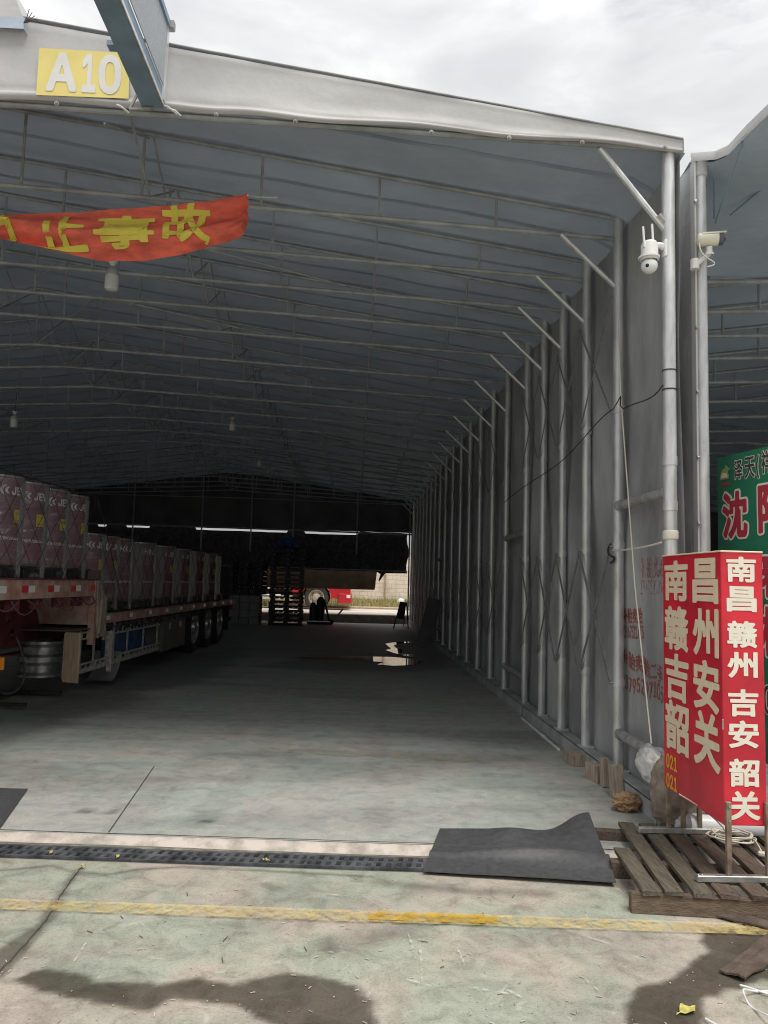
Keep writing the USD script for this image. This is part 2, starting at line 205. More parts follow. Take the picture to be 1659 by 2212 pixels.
# ---------------------------------------------------------------- lettering outlines (em = 160 units): key | advance | rings
GLYPHS = {}
for _l in """
b南|160|5,105 6,123 68,124 68,136 71,140 89,140 92,135 93,124 153,124 156,119 156,107 153,103 92,102 93,95 144,95 147,92 147,-5 144,-12 138,-16 128,-18 106,-18 103,-16 99,-5 99,1 102,3 124,2 125,4 124,14 90,13 90,-13 87,-15 72,-15 69,-12 69,13 36,14 35,-16 32,-18 15,-17 13,-14 13,91 16,95 67,95 68,102 7,103;90,34 125,32 125,74 115,74 109,61 109,59 120,59 123,57 122,40 91,39;69,73 75,59 85,59 92,73;35,33 69,33 68,39 41,39 38,41 38,57 41,59 52,60 46,74 35,74
b昌|160|14,-15 14,60 16,62 142,63 146,60 146,-16 144,-18 126,-18 122,-11 38,-11 34,-18 16,-18;38,16 38,10 123,11 122,16;38,42 38,36 123,37 122,42/27,132 30,134 132,133 134,130 133,67 131,65 28,66;49,86 110,85 111,89 50,90;49,110 109,109 111,113 50,114
b赣|160|1,9 1,20 4,24 33,25 32,26 12,26 10,28 10,79 4,80 2,82 2,96 5,98 17,98 17,100 14,107 8,107 5,110 5,122 7,125 30,125 28,136 38,140 45,140 54,125 80,125 83,119 89,126 96,140 105,140 112,138 114,135 113,130 143,130 149,126 150,119 135,99 148,95 157,94 160,88 151,76 146,76 146,72 143,68 127,68 126,67 155,66 158,63 157,49 149,47 148,4 158,-2 158,-7 151,-18 147,-18 133,-10 114,-3 95,-14 76,-18 68,-8 68,-3 72,0 81,1 82,3 80,5 54,5 54,-15 51,-18 36,-18 33,-15 33,5 4,5;123,14 129,12 129,32 125,32;100,16 102,15 103,17 106,32 100,32;85,74 77,73 78,66 105,67 104,68 89,68 87,69;88,96 93,96 98,100 93,102;74,26 55,26 54,25 80,24 80,48 77,48 77,29;70,104 69,98 78,99 72,105;30,44 56,43 57,44 31,45;31,64 31,62 57,63 56,64;36,107 35,105 38,98 47,98 50,105 49,107
b州|160|0,50 0,56 10,75 15,98 17,100 24,100 33,97 33,135 35,137 52,137 54,135 55,96 65,98 68,96 78,69 80,133 96,134 100,131 100,97 111,99 125,74 126,134 130,138 144,138 148,135 148,-13 146,-15 128,-15 126,-12 126,48 114,45 111,48 109,58 102,74 100,73 100,-4 98,-6 81,-6 79,-4 79,48 76,48 69,44 63,44 61,46 58,63 55,69 52,41 44,15 31,-6 20,-17 14,-16 4,-5 4,-1 17,13 26,30 31,50 33,77 31,77 25,56 18,44 12,44
b吉|160|5,99 5,114 8,117 68,117 68,135 71,140 88,140 91,137 91,117 152,117 155,113 155,101 152,96 91,95 91,82 144,82 147,77 147,65 146,62 142,60 20,60 15,63 15,79 18,82 68,82 68,96 8,96/24,-17 25,52 135,53 137,51 138,-16 136,-19 119,-20 115,-17 114,-12 47,-12 46,-17 42,-20 28,-20;46,10 115,9 115,32 46,32
b安|160|6,59 6,74 9,77 52,77 62,98 61,100 32,100 32,82 29,79 13,79 10,82 10,119 12,121 65,121 65,125 61,131 61,134 64,137 75,140 81,140 84,137 91,121 148,121 150,119 149,80 129,80 128,100 85,100 85,93 78,78 152,77 154,75 155,60 152,56 122,56 114,38 105,26 106,24 120,19 148,4 151,1 151,-4 140,-16 134,-17 116,-5 96,5 86,8 77,2 56,-8 20,-18 16,-15 8,-3 10,3 42,10 55,15 61,19 27,32 26,38 37,52 38,56 8,56;65,56 58,43 60,42 72,39 79,35 84,35 92,45 97,56
b韶|160|1,82 4,85 18,86 12,103 7,103 4,106 4,120 7,123 30,123 26,133 29,138 44,141 49,134 53,123 73,123 73,129 76,132 151,132 154,129 151,74 148,66 143,61 138,59 148,58 150,56 150,-16 147,-18 133,-18 129,-15 128,-11 99,-11 98,-16 96,-18 79,-18 77,-15 77,56 73,63 69,65 4,65 1,69;108,80 130,79 132,96 132,111 117,111 115,98;98,11 129,10 129,37 98,37;90,59 112,58 106,75 104,75 100,68;68,103 63,85 76,85 78,83 78,79 80,79 86,85 90,92 95,111 77,111 77,106 74,103;35,103 39,86 41,86 46,103/10,-15 10,61 13,63 69,63 72,59 71,-8 69,-10 31,-10 29,-17 26,-18 14,-18;30,11 51,10 51,17 30,17;30,38 32,36 50,36 51,42 31,43
b关|160|3,-5 4,2 20,7 38,16 48,23 63,41 62,43 9,43 6,46 7,64 69,66 69,84 19,84 16,86 17,105 43,106 41,113 31,126 31,131 40,137 47,139 52,135 61,122 68,106 93,106 111,139 117,139 129,135 132,129 119,106 143,106 146,103 146,87 143,84 92,84 92,66 152,65 154,63 155,48 151,43 100,42 104,35 120,20 137,10 158,3 159,-1 149,-16 143,-17 134,-14 114,-4 100,7 83,27 73,14 63,5 48,-5 29,-14 14,-18
b沈|160|10,122 10,127 14,133 19,138 23,138 39,130 54,120 54,115 50,108 86,109 87,137 90,140 106,140 109,137 109,109 152,109 155,105 155,70 153,66 136,65 133,67 133,88 108,88 107,79 114,78 117,74 117,5 136,5 138,16 138,28 144,31 149,27 157,25 159,21 157,1 153,-9 148,-14 142,-16 110,-16 103,-14 98,-10 95,-2 94,25 85,9 72,-6 59,-16 50,-18 47,-13 40,-8 39,-2 53,7 64,18 72,30 82,58 86,88 71,88 71,70 69,66 52,65 49,68 49,105 45,102 41,102/6,-4 8,2 30,37 36,51 39,54 45,53 54,44 54,38 25,-15 17,-15/2,78 2,83 7,90 11,94 15,94 45,77 47,71 38,58 33,58 14,71 6,74
b阳|160|9,130 12,133 60,133 69,127 72,130 148,130 150,128 150,-13 148,-15 131,-15 128,-11 127,-4 92,-4 89,-16 71,-16 69,-14 68,37 63,27 56,22 49,20 30,20 30,-15 28,-17 13,-18 9,-15;91,18 128,17 128,54 91,54;91,76 128,75 128,109 91,109;52,83 62,71 67,57 69,57 69,116 67,116;39,69 30,75 30,41 45,41 47,44 46,58;30,90 32,89 42,112 30,112
b长|160|4,58 5,76 35,77 35,137 37,139 55,139 57,137 58,92 93,111 114,128 120,136 129,135 138,131 140,128 140,124 136,119 115,100 81,78 155,76 156,58 153,55 99,55 98,54 109,37 119,27 133,17 145,11 157,8 160,2 149,-13 143,-13 115,1 97,17 97,3 95,0 54,-11 40,-17 36,-17 33,-14 28,-3 29,2 35,8 35,55 7,55;57,14 86,20 95,19 84,34 74,55 57,55;58,88 57,77 68,77 68,79
b春|160|1,32 1,37 4,40 21,49 32,60 6,62 4,64 4,80 7,82 49,82 51,84 50,85 20,85 18,87 18,103 21,105 61,106 60,107 14,107 12,110 12,124 15,127 65,127 67,137 70,140 79,140 87,139 89,137 90,127 145,127 147,125 148,111 145,107 85,106 86,105 140,105 143,102 143,88 140,85 76,84 77,82 154,82 157,78 157,66 155,62 127,61 135,52 144,46 158,40 160,35 148,21 144,21 128,30 128,-12 125,-17 107,-17 104,-11 57,-11 55,-16 52,-18 37,-18 33,-13 33,30 16,20 12,20;56,35 104,34 105,38 57,39;57,15 57,9 105,10 103,15;63,61 63,59 99,60 98,61
b林|160|0,25 0,31 15,51 28,82 27,84 5,85 4,103 9,106 32,106 32,136 35,140 53,139 54,106 76,105 103,106 103,138 105,140 122,140 125,137 125,106 150,106 155,103 154,85 131,84 130,82 146,44 160,26 160,21 148,9 144,9 139,14 127,37 125,37 125,-14 123,-17 107,-18 103,-15 103,40 100,39 95,28 79,7 72,6 63,19 64,26 72,33 86,54 95,73 98,84 75,85 59,84 79,60 80,53 71,41 66,40 63,42 57,53 54,54 54,-15 52,-17 36,-18 33,-16 32,38 30,38 20,19 13,12 9,12 6,15 4,21
b防|160|8,130 11,133 55,134 67,127 67,120 64,113 96,113 91,134 94,137 108,140 112,137 119,113 154,113 157,111 157,94 155,92 103,92 101,87 101,77 145,77 148,73 144,4 140,-9 133,-16 127,-18 99,-18 96,-14 96,-9 93,-4 93,2 96,4 119,3 121,4 125,38 124,56 99,56 96,38 90,20 80,3 66,-11 55,-18 51,-18 47,-12 41,-8 40,-2 58,11 68,25 74,40 78,60 80,91 78,92 57,92 52,84 52,80 60,69 65,55 66,42 64,30 62,26 54,19 48,17 29,18 29,-16 27,-18 9,-17;30,75 29,38 43,38 45,45 43,57 38,67;29,83 31,82 33,87 41,112 29,112
b止|160|3,-7 3,9 6,12 25,13 25,101 27,104 45,104 47,102 47,12 75,12 75,137 80,140 95,139 97,137 97,86 147,86 150,82 150,68 147,64 97,64 97,12 153,12 157,8 157,-7 154,-10 6,-10
b事|160|3,30 3,45 7,48 21,48 18,52 18,65 21,68 25,69 23,71 24,107 7,108 7,126 67,127 68,135 71,140 88,140 91,135 92,127 152,127 154,125 154,109 151,107 137,107 139,103 139,74 136,69 141,65 141,48 153,48 157,46 158,32 155,28 141,28 141,2 139,0 121,0 118,7 92,7 90,-7 85,-14 72,-18 49,-18 42,-4 43,0 45,2 68,2 68,7 19,7 16,11 17,24 19,26 67,26 68,28 6,28;92,28 92,26 119,27 118,28;91,88 115,87 116,88 92,89;44,88 67,87 68,88 45,89
b故|160|2,90 3,108 31,109 31,137 34,140 52,139 54,109 79,109 83,107 90,138 93,140 99,140 109,138 112,134 107,114 107,110 158,109 159,93 156,89 146,89 139,58 126,28 138,13 149,5 157,2 160,-1 160,-5 149,-18 144,-18 128,-8 111,9 97,-4 73,-18 66,-17 63,-10 58,-5 57,0 31,0 30,-8 27,-11 11,-11 9,-9 9,66 12,68 31,68 31,87 4,88;102,86 109,60 114,53 120,70 123,89 103,89;76,11 87,16 99,29 86,61 80,53 76,52;54,88 53,68 63,68 72,81 74,88;30,22 54,21 54,47 30,47
r泽|160|4,80 4,82 12,90 16,90 45,72 68,79 85,87 73,100 64,114 53,115 54,129 134,129 141,125 141,121 128,102 113,89 113,86 130,78 154,72 155,68 147,58 142,58 121,65 98,78 73,65 49,58 43,68 35,61 31,61 24,68;82,113 95,98 99,97 106,101 117,113/45,12 45,26 91,26 91,39 56,39 55,52 56,54 91,54 91,68 106,68 106,54 141,54 142,52 141,39 106,39 106,26 154,25 153,11 106,11 105,-15 91,-14 91,11/12,124 12,126 18,131 25,133 43,120 51,112 51,110 43,103 38,102 32,109/8,-4 8,0 14,8 29,38 33,50 35,52 38,52 47,45 48,42 27,-4 22,-12 18,-11
r天|160|5,-4 5,-1 27,9 40,18 56,35 66,56 65,59 9,59 9,75 69,75 71,86 71,109 15,109 15,125 145,124 144,109 87,109 87,76 152,74 151,59 92,58 102,38 121,17 145,3 156,0 156,-4 147,-15 127,-7 112,3 97,18 81,44 66,20 52,6 41,-2 16,-15 11,-12
r(|54|13,65 16,84 22,104 34,129 37,133 40,133 48,129 49,125 42,114 36,99 29,62 29,37 33,12 40,-10 49,-25 49,-29 40,-33 37,-33 35,-31 31,-24 18,8 13,35
r祥|160|61,24 62,38 100,38 102,40 102,57 68,58 69,72 102,73 102,87 101,89 65,90 66,104 86,105 82,118 75,131 82,135 89,136 100,114 102,108 101,104 116,104 126,122 131,137 146,133 146,128 134,105 152,104 153,91 152,89 118,89 118,73 148,72 149,58 118,57 118,39 155,38 155,23 118,23 118,-14 102,-15 102,23/4,44 4,48 11,52 28,70 42,92 41,94 7,95 8,109 31,109 30,114 19,128 19,131 31,137 45,119 47,115 45,109 56,109 63,104 60,95 46,69 59,55 65,46 58,36 54,34 45,48 43,48 42,-15 28,-15 27,-13 27,44 25,44 14,33 10,32
r补|160|93,-14 93,136 109,137 110,88 114,88 137,71 148,62 157,53 157,51 147,41 144,41 126,59 110,70 110,-12 108,-15/3,37 3,40 5,42 21,53 34,66 52,91 51,93 7,93 7,108 39,108 34,117 25,126 25,129 27,131 36,136 53,117 54,113 50,108 67,108 74,103 74,100 67,86 53,66 57,61 60,61 73,78 75,78 85,69 85,67 69,51 82,36 82,33 75,24 72,23 59,40 51,46 51,-14 36,-15 35,44 33,44 24,34 12,25 9,27
r胎|160|2,-9 2,-5 8,11 12,38 13,131 61,130 61,80 62,79 70,87 80,103 96,137 110,134 112,132 111,128 85,82 128,85 127,89 114,105 114,108 116,110 126,114 150,81 157,67 156,64 147,59 143,59 137,70 80,66 67,63 63,63 63,66 61,66 61,-3 59,-8 52,-13 32,-14 28,1 46,1 46,38 27,39 22,5 15,-15 12,-15;27,56 46,55 46,78 27,78;28,116 27,93 46,93 46,116/70,-14 71,54 144,53 143,-15 130,-15 128,-8 86,-8 84,-15;85,8 129,7 129,39 85,39
r卖|160|85,10 85,14 89,20 91,22 95,22 139,6 153,-1 154,-4 148,-13 144,-15 119,-2/8,28 9,42 46,42 46,44 19,56 26,66 43,61 57,54 60,50 55,45 55,42 77,42 80,57 82,80 51,80 51,78 64,74 76,67 76,63 69,55 67,55 53,64 36,70 36,74 41,78 41,80 11,81 11,94 13,95 72,95 71,105 23,105 21,106 22,120 71,120 73,136 88,136 89,120 141,119 141,106 139,105 89,105 90,95 142,95 151,91 144,75 132,57 129,57 119,64 128,77 128,80 98,80 94,43 151,42 151,27 88,27 81,14 72,5 63,-1 38,-11 15,-15 13,-9 9,-5 9,-1 22,1 46,8 59,15 69,26
r二|160|7,18 153,18 153,2 8,1/21,114 139,114 140,99 139,97 21,97
r手|160|6,39 7,54 72,55 72,76 17,76 17,91 19,92 72,92 72,112 20,109 17,123 91,129 118,134 126,137 129,137 138,127 138,123 135,122 89,114 88,112 88,93 143,92 145,91 145,76 88,76 88,55 153,54 154,38 88,38 88,-4 83,-11 65,-15 44,-15 37,-1 38,1 70,1 72,2 72,38
r강|147|105,45 105,134 121,135 122,97 143,97 144,84 143,82 122,82 122,44/26,9 26,22 33,34 44,41 65,46 85,46 106,41 113,37 120,30 124,20 123,7 114,-5 105,-10 90,-14 60,-14 45,-10 36,-5 29,2;44,12 49,5 56,2 67,0 83,0 94,2 102,6 106,10 107,18 101,26 95,29 86,31 64,31 52,28 47,25 43,19/6,55 7,58 21,62 45,76 59,92 64,106 63,109 13,109 13,124 83,123 82,107 77,91 67,75 56,64 43,55 15,43 11,45
r남|147|105,134 122,134 122,101 144,100 143,86 122,86 122,49 105,49/27,-12 27,44 122,44 121,-13;45,30 44,2 105,2 105,30/13,127 30,127 30,75 59,76 94,81 96,67 61,61 14,60
r제|147|116,134 133,134 132,-15 116,-14/63,69 64,83 87,83 87,131 102,132 104,130 103,-7 87,-6 87,68/4,26 19,40 24,47 32,65 36,89 36,103 9,103 8,117 77,118 78,103 52,103 52,91 54,74 59,58 69,42 83,31 83,28 74,18 67,21 56,32 44,54 36,36 21,18 13,15
r비|147|111,134 128,135 128,-15 111,-14/14,121 31,122 31,84 68,84 69,121 86,122 86,20 14,21;31,36 69,35 69,69 31,69
r스|147|6,19 140,20 141,6 7,5/12,57 12,62 20,63 32,68 43,75 56,88 63,103 65,125 82,124 83,101 89,89 99,78 112,69 126,63 134,62 135,60 128,47 123,47 112,51 100,57 87,67 73,85 60,68 44,56 34,51 18,47
r코|147|6,6 7,20 57,20 58,58 74,57 74,20 141,19 140,5/18,74 18,82 102,85 108,87 108,106 22,106 23,121 125,120 124,67 120,40 119,36 117,35 102,37 107,71 21,66
iA|110|-1,-4 -2,4 40,120 43,123 47,124 67,123 72,113 112,4 111,-4 106,-6 87,-5 74,27 35,27 26,-1 23,-5 4,-6;53,81 45,52 65,52 56,82
i0|104|5,46 5,70 8,87 15,104 27,117 40,123 59,124 75,118 87,106 93,94 97,79 98,44 92,19 85,7 78,0 67,-6 59,-8 45,-8 28,-2 16,10 10,22;32,74 33,36 36,27 41,20 47,17 56,17 64,22 68,29 71,41 72,68 68,87 64,94 59,98 47,99 44,98 38,92
i1|104|12,-2 13,17 17,19 43,20 43,91 41,91 24,77 19,76 14,81 14,100 17,104 43,123 65,123 69,120 69,20 91,19 95,17 96,-2 92,-6 16,-6
i2|104|9,-2 10,15 56,64 63,73 67,83 66,93 61,98 55,100 47,100 38,95 35,87 35,81 33,79 13,78 9,82 9,91 15,107 26,118 41,124 62,124 75,119 86,109 91,100 93,93 92,74 87,63 80,53 50,21 93,19 95,16 94,-4 91,-6 13,-6
i3|104|4,26 5,32 9,35 27,35 31,32 32,25 36,20 44,17 57,17 63,19 68,24 70,30 69,39 64,46 52,50 34,50 31,53 31,71 51,93 52,97 12,98 10,101 11,121 14,123 90,122 92,119 92,103 65,72 81,64 89,56 93,49 96,39 96,26 94,18 89,9 81,1 67,-6 58,-8 36,-7 23,-2 13,6 7,15
i4|104|3,22 3,39 50,121 56,124 70,124 75,122 76,115 74,111 36,45 58,44 58,76 61,79 78,80 83,78 84,44 96,44 100,40 99,20 96,18 84,18 84,-3 80,-6 60,-5 58,-2 58,18 7,18
i5|104|9,21 9,32 13,35 31,35 35,30 37,22 46,17 56,17 61,19 66,24 69,33 69,41 66,49 63,53 56,57 43,57 32,51 19,52 11,55 10,62 18,121 22,123 87,122 90,119 90,102 88,99 41,98 39,86 40,80 46,82 59,82 70,79 81,72 89,62 95,46 95,28 92,18 86,8 79,1 69,-5 58,-8 43,-8 32,-5 23,0 14,9
i6|104|9,29 9,43 13,58 22,75 53,121 58,123 77,122 80,118 80,115 55,78 66,76 78,71 85,65 92,54 95,43 95,28 92,17 86,7 74,-3 64,-7 40,-7 30,-3 19,6 12,18;35,38 37,25 41,20 48,17 58,17 63,20 67,25 69,33 68,43 64,50 61,52 55,54 48,54 40,50 37,46
i7|104|8,102 8,120 12,124 91,124 95,120 95,101 41,-5 22,-6 16,-2 16,3 63,98 12,98
i8|104|6,24 6,37 9,47 14,55 21,61 14,69 10,81 11,97 17,109 27,118 44,124 64,123 79,116 89,105 93,94 92,76 88,67 83,61 92,52 98,36 97,20 90,7 79,-2 66,-7 38,-7 29,-4 19,2 11,11;32,33 34,23 41,18 58,17 69,23 71,28 71,34 69,40 61,46 46,47 35,41;36,88 38,78 42,74 48,72 55,72 61,74 66,79 67,89 65,94 58,99 47,99 38,94
i9|104|9,74 9,88 11,97 15,105 26,117 35,122 48,125 66,123 78,117 89,105 95,87 95,74 91,59 81,40 50,-5 28,-6 25,-4 25,4 48,38 32,42 21,49 12,62;36,77 38,69 43,64 49,62 59,63 64,66 68,73 68,89 66,93 59,99 45,99 38,93 36,89
iJ|92|2,26 2,42 5,45 23,46 29,42 30,24 35,18 47,17 55,22 57,28 57,119 63,123 81,122 84,119 84,26 82,17 77,7 70,0 59,-6 50,-8 36,-8 27,-6 16,0 10,6 6,12
iE|96|8,119 12,123 87,123 90,121 91,102 86,98 35,97 35,72 82,72 87,68 87,51 83,47 35,47 35,19 89,18 92,12 92,0 88,-6 12,-6 9,-4
iV|110|-2,115 -1,121 2,123 24,122 54,36 56,36 57,36 85,120 88,123 109,123 112,120 112,114 109,105 68,-5 45,-6 41,-3
iI|70|1,-2 2,17 6,19 22,20 22,97 6,98 2,100 2,121 5,123 67,122 69,119 68,100 64,98 49,97 49,20 64,19 68,17 68,-4 65,-6 5,-6
iS|102|3,24 3,33 4,35 9,37 27,36 30,32 31,25 36,20 46,17 56,17 64,19 70,23 73,29 73,35 69,40 60,44 33,51 23,56 13,64 9,70 6,80 6,92 12,107 26,119 36,123 48,125 68,123 80,118 88,112 94,104 97,96 98,88 94,82 75,82 73,83 71,91 67,96 56,100 47,100 36,96 33,92 32,85 36,79 44,75 65,70 80,64 93,53 99,40 99,25 93,10 84,1 73,-5 60,-8 42,-8 29,-5 18,1 9,10
iC|117|4,48 5,75 13,97 28,114 41,121 54,124 69,124 82,121 95,114 105,104 112,91 114,84 113,75 90,74 88,76 86,85 79,93 66,98 57,98 44,93 37,86 32,75 30,63 32,41 37,30 49,20 57,18 66,18 76,21 84,28 90,42 113,41 113,28 105,12 95,2 82,-5 69,-8 54,-8 41,-5 28,2 13,19 6,36
iO|123|4,48 4,68 9,89 17,103 27,113 39,120 54,124 70,124 82,121 92,116 102,108 109,99 115,87 119,70 119,46 115,29 103,9 95,2 82,-5 70,-8 54,-8 41,-5 28,2 13,19 7,33;30,63 32,41 36,32 47,21 57,18 66,18 78,22 88,33 92,45 93,65 88,83 78,94 71,97 57,98 47,95 38,87 33,78
d0|104|10,46 10,69 14,90 21,104 30,113 45,119 58,119 72,114 79,108 88,93 92,79 93,44 87,20 81,10 75,4 66,-1 58,-3 45,-3 33,1 25,7 19,15 13,29;27,74 27,41 31,26 38,16 47,12 57,12 68,19 73,28 76,40 77,68 73,88 65,100 57,104 47,104 41,102 34,95 30,87
d1|104|17,-1 18,14 48,15 48,101 46,101 21,81 19,82 19,99 44,118 64,118 64,15 90,14 91,-1
d2|104|14,-1 14,12 60,61 70,75 72,82 72,90 70,96 60,104 47,105 37,101 32,95 30,83 14,83 16,98 23,109 35,117 48,120 68,117 75,113 82,106 87,97 87,75 76,56 39,16 90,15 90,-1
d3|104|9,26 10,30 26,30 29,20 33,16 44,12 57,12 70,18 73,22 75,30 74,40 67,50 53,55 36,55 36,69 63,102 15,102 15,118 87,118 87,105 55,68 65,66 75,62 87,50 91,38 91,27 89,19 84,11 75,3 63,-2 37,-2 19,7 12,16
d4|104|8,23 8,38 54,118 70,119 70,114 27,39 63,39 63,74 78,75 79,39 95,39 95,23 79,23 79,-1 63,-1 63,23
d5|104|14,21 14,30 29,30 33,19 39,14 45,12 56,12 64,15 70,21 74,32 74,41 70,52 66,57 59,61 44,62 36,60 31,56 15,58 22,117 84,118 85,103 36,103 33,77 34,72 46,77 63,76 74,71 83,62 89,50 90,29 87,19 82,11 68,0 57,-3 44,-3 33,0 26,4 18,12
d6|104|14,30 14,43 18,57 26,72 55,115 58,118 75,117 45,72 61,72 69,70 80,63 86,55 90,42 90,29 84,13 77,5 69,0 59,-3 45,-3 33,1 24,8 17,19;30,39 32,24 38,16 47,12 58,12 66,16 72,24 74,32 73,44 68,53 64,56 56,59 47,59 37,54 33,49
d7|104|13,103 13,119 90,119 90,102 39,0 37,-1 22,-1 21,2 71,102
d8|104|11,25 11,36 14,46 22,56 29,60 20,69 15,81 15,93 21,106 30,114 45,119 59,119 67,117 76,112 85,102 88,94 88,80 86,74 84,70 74,60 80,57 88,49 92,40 93,25 89,14 82,6 69,-1 60,-3 44,-3 30,1 22,6 15,14;27,34 30,20 34,16 45,12 59,12 69,16 73,20 76,28 76,35 73,43 68,48 58,52 45,52 37,49 31,44;31,88 34,75 39,70 48,67 56,67 64,70 70,76 72,82 72,89 70,96 65,101 57,104 46,104 38,101 34,97
d9|104|14,74 14,88 19,102 29,113 42,119 55,120 68,117 75,113 83,105 87,98 90,87 90,74 87,62 77,43 47,-1 29,-1 29,1 59,45 43,44 31,48 18,61;30,84 31,72 36,63 47,57 56,57 67,62 70,66 73,73 74,84 70,96 64,102 56,105 48,105 40,102 34,96
dK|107|12,118 30,118 31,63 82,119 104,119 104,115 58,66 98,11 104,2 104,-2 84,-2 45,52 30,37 30,-1 12,-1
dA|110|2,3 44,119 65,119 107,6 108,-1 91,-2 88,0 77,31 32,31 21,-1 4,-2 2,-1;39,49 71,48 56,96 53,94
dN|120|12,118 34,118 89,30 90,118 108,118 107,-2 88,-2 85,1 31,88 31,-1 12,-1
dG|120|8,48 8,68 13,88 22,103 28,109 39,116 54,120 69,120 81,117 95,109 101,103 108,92 111,78 93,78 85,93 77,99 67,102 52,101 41,96 35,90 28,75 26,52 29,37 33,29 40,21 57,14 72,15 83,20 88,25 94,42 93,43 65,43 63,45 64,60 112,59 112,37 109,25 102,13 95,6 85,0 70,-4 54,-4 42,-1 32,4 22,13 17,20 11,33
dM|144|12,118 37,119 66,45 71,27 73,27 107,118 131,119 132,-1 114,-1 114,84 112,84 108,69 81,-1 65,-2 31,84 30,-1 13,-2
dJ|92|6,26 6,41 23,42 25,41 26,23 29,18 34,14 48,13 58,19 61,28 61,118 80,118 80,26 74,10 66,2 55,-3 31,-3 20,2 12,10
dE|96|12,118 87,118 86,102 31,101 31,68 83,67 82,51 31,51 31,15 86,15 88,12 87,-2 12,-1
dV|110|2,115 3,119 22,118 55,22 89,119 108,119 108,114 65,-2 45,-1
dI|70|5,14 26,16 26,101 6,102 5,118 64,119 64,102 45,101 45,16 64,15 65,-1 6,-2
dS|102|7,25 7,32 9,33 23,33 26,31 27,24 32,18 46,13 56,13 65,15 75,23 77,29 77,35 73,42 66,46 34,55 21,62 15,68 10,80 10,92 13,101 18,108 27,115 37,119 48,121 64,120 71,118 83,111 92,99 94,89 93,86 76,86 74,94 67,101 57,104 46,104 35,100 30,95 28,85 31,78 35,75 75,62 88,53 95,39 95,25 88,10 80,3 69,-2 59,-4 37,-3 19,5 10,16
dC|117|8,48 8,68 13,88 17,96 25,106 42,117 54,120 69,120 81,117 96,108 107,93 110,84 110,78 92,78 86,92 79,98 66,102 56,102 41,96 33,87 28,76 26,52 29,37 35,26 41,20 48,16 56,14 66,14 75,16 86,24 92,38 110,38 110,32 103,16 91,4 81,-1 69,-4 54,-4 42,-1 32,4 22,13 17,20 11,33
dO|123|8,48 8,68 13,88 19,99 25,106 42,117 54,120 69,120 86,115 101,103 111,86 115,69 115,46 113,36 109,25 102,14 95,7 84,0 69,-4 54,-4 42,-1 34,3 25,10 17,20 10,37;26,64 29,37 35,26 40,21 46,17 57,14 67,14 75,16 82,20 89,27 96,43 97,66 93,82 89,89 82,96 75,100 67,102 57,102 46,99 36,91 29,79
""".strip().split("\n"):
    _k, _a, _p = _l.split("|")
    GLYPHS[_k] = (int(_a), [[[tuple(map(int, q.split(","))) for q in ring.split()] for ring in poly.split(";")] for poly in _p.split("/")])
def glyph(k):
    return shapely.unary_union([Polygon(r[0], r[1:]).buffer(0) for r in GLYPHS[k][1]])
def char_box(k, x0, y0, w, h, grow=0.0):
    g = glyph(k); a = g.bounds
    g = affinity.translate(g, -a[0], -a[1]); g = affinity.scale(g, w / (a[2] - a[0]), h / (a[3] - a[1]), origin=(0, 0)); g = affinity.translate(g, x0, y0)
    return g.buffer(grow) if grow else g
def text(style, s, h, x0=0.0, y0=0.0, sx=1.0, slant=0.0):
    k = h / 116.0; x, out = x0, []
    for ch in s:
        if ch != " ":
            g = affinity.scale(glyph(style + ch), k * sx, k, origin=(0, 0)); out.append(affinity.translate(g, x, y0)); adv = GLYPHS[style + ch][0]
        else: adv = 50
        x += adv * k * sx
    g = shapely.unary_union(out)
    return g, x - x0
# ================================================================ materials
mat("canvas_out", (0.51, 0.51, 0.51), 0.55, var=0.10, scale=1.2, bump=0.15, bscale=14, bdist=0.02)
mat("canvas_roof", (0.47, 0.55, 0.66), 0.55, var=0.13, scale=0.7, bump=0.30, bscale=4, bdist=0.05, detail=6.0, through=0.003)
mat("canvas_seam", (0.36, 0.43, 0.52), 0.6, var=0.15, scale=2.0)
mat("canvas_wall", (0.385, 0.39, 0.395), 0.55, var=0.30, scale=1.6, bump=0.5, bscale=5, bdist=0.05, stretch=(1, 1, 0.45), detail=9.0)
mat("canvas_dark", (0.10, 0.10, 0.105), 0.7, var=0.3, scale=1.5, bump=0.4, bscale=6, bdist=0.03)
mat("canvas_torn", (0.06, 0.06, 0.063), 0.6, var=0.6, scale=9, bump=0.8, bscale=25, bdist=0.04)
mat("canvas_brown", (0.33, 0.23, 0.155), 0.8, var=0.2, scale=3, bump=0.3, bscale=12)
mat("galvanised", (0.64, 0.65, 0.65), 0.42, metal=0.55, var=0.16, scale=14, stretch=(1, 1, 0.25), bump=0.05, bscale=90, rvar=0.12)
mat("galv_dusty", (0.34, 0.335, 0.325), 0.7, metal=0.15, var=0.25, scale=12)
mat("scissor_steel", (0.25, 0.25, 0.25), 0.5, metal=0.3, var=0.25, scale=9)
mat("truss_steel", (0.36, 0.37, 0.38), 0.55, metal=0.2, var=0.2, scale=6)
mat("bolt_steel", (0.5, 0.5, 0.5), 0.3, metal=0.9, var=0.1)
mat("blue_steel", (0.20, 0.29, 0.38), 0.5, var=0.12, scale=5)
mat("rail_grey", (0.40, 0.41, 0.41), 0.65, var=0.25, scale=3, bump=0.1)
mat("yellow_paint", (0.78, 0.66, 0.22), 0.6, var=0.06, scale=3)
mat("white_paint", (0.72, 0.72, 0.70), 0.6, var=0.05, scale=6)
mat("red_letter", (0.20, 0.075, 0.055), 0.8, var=0.3, scale=30)
mat("red_letter_faint", (0.24, 0.16, 0.14), 0.8, var=0.2, scale=30)

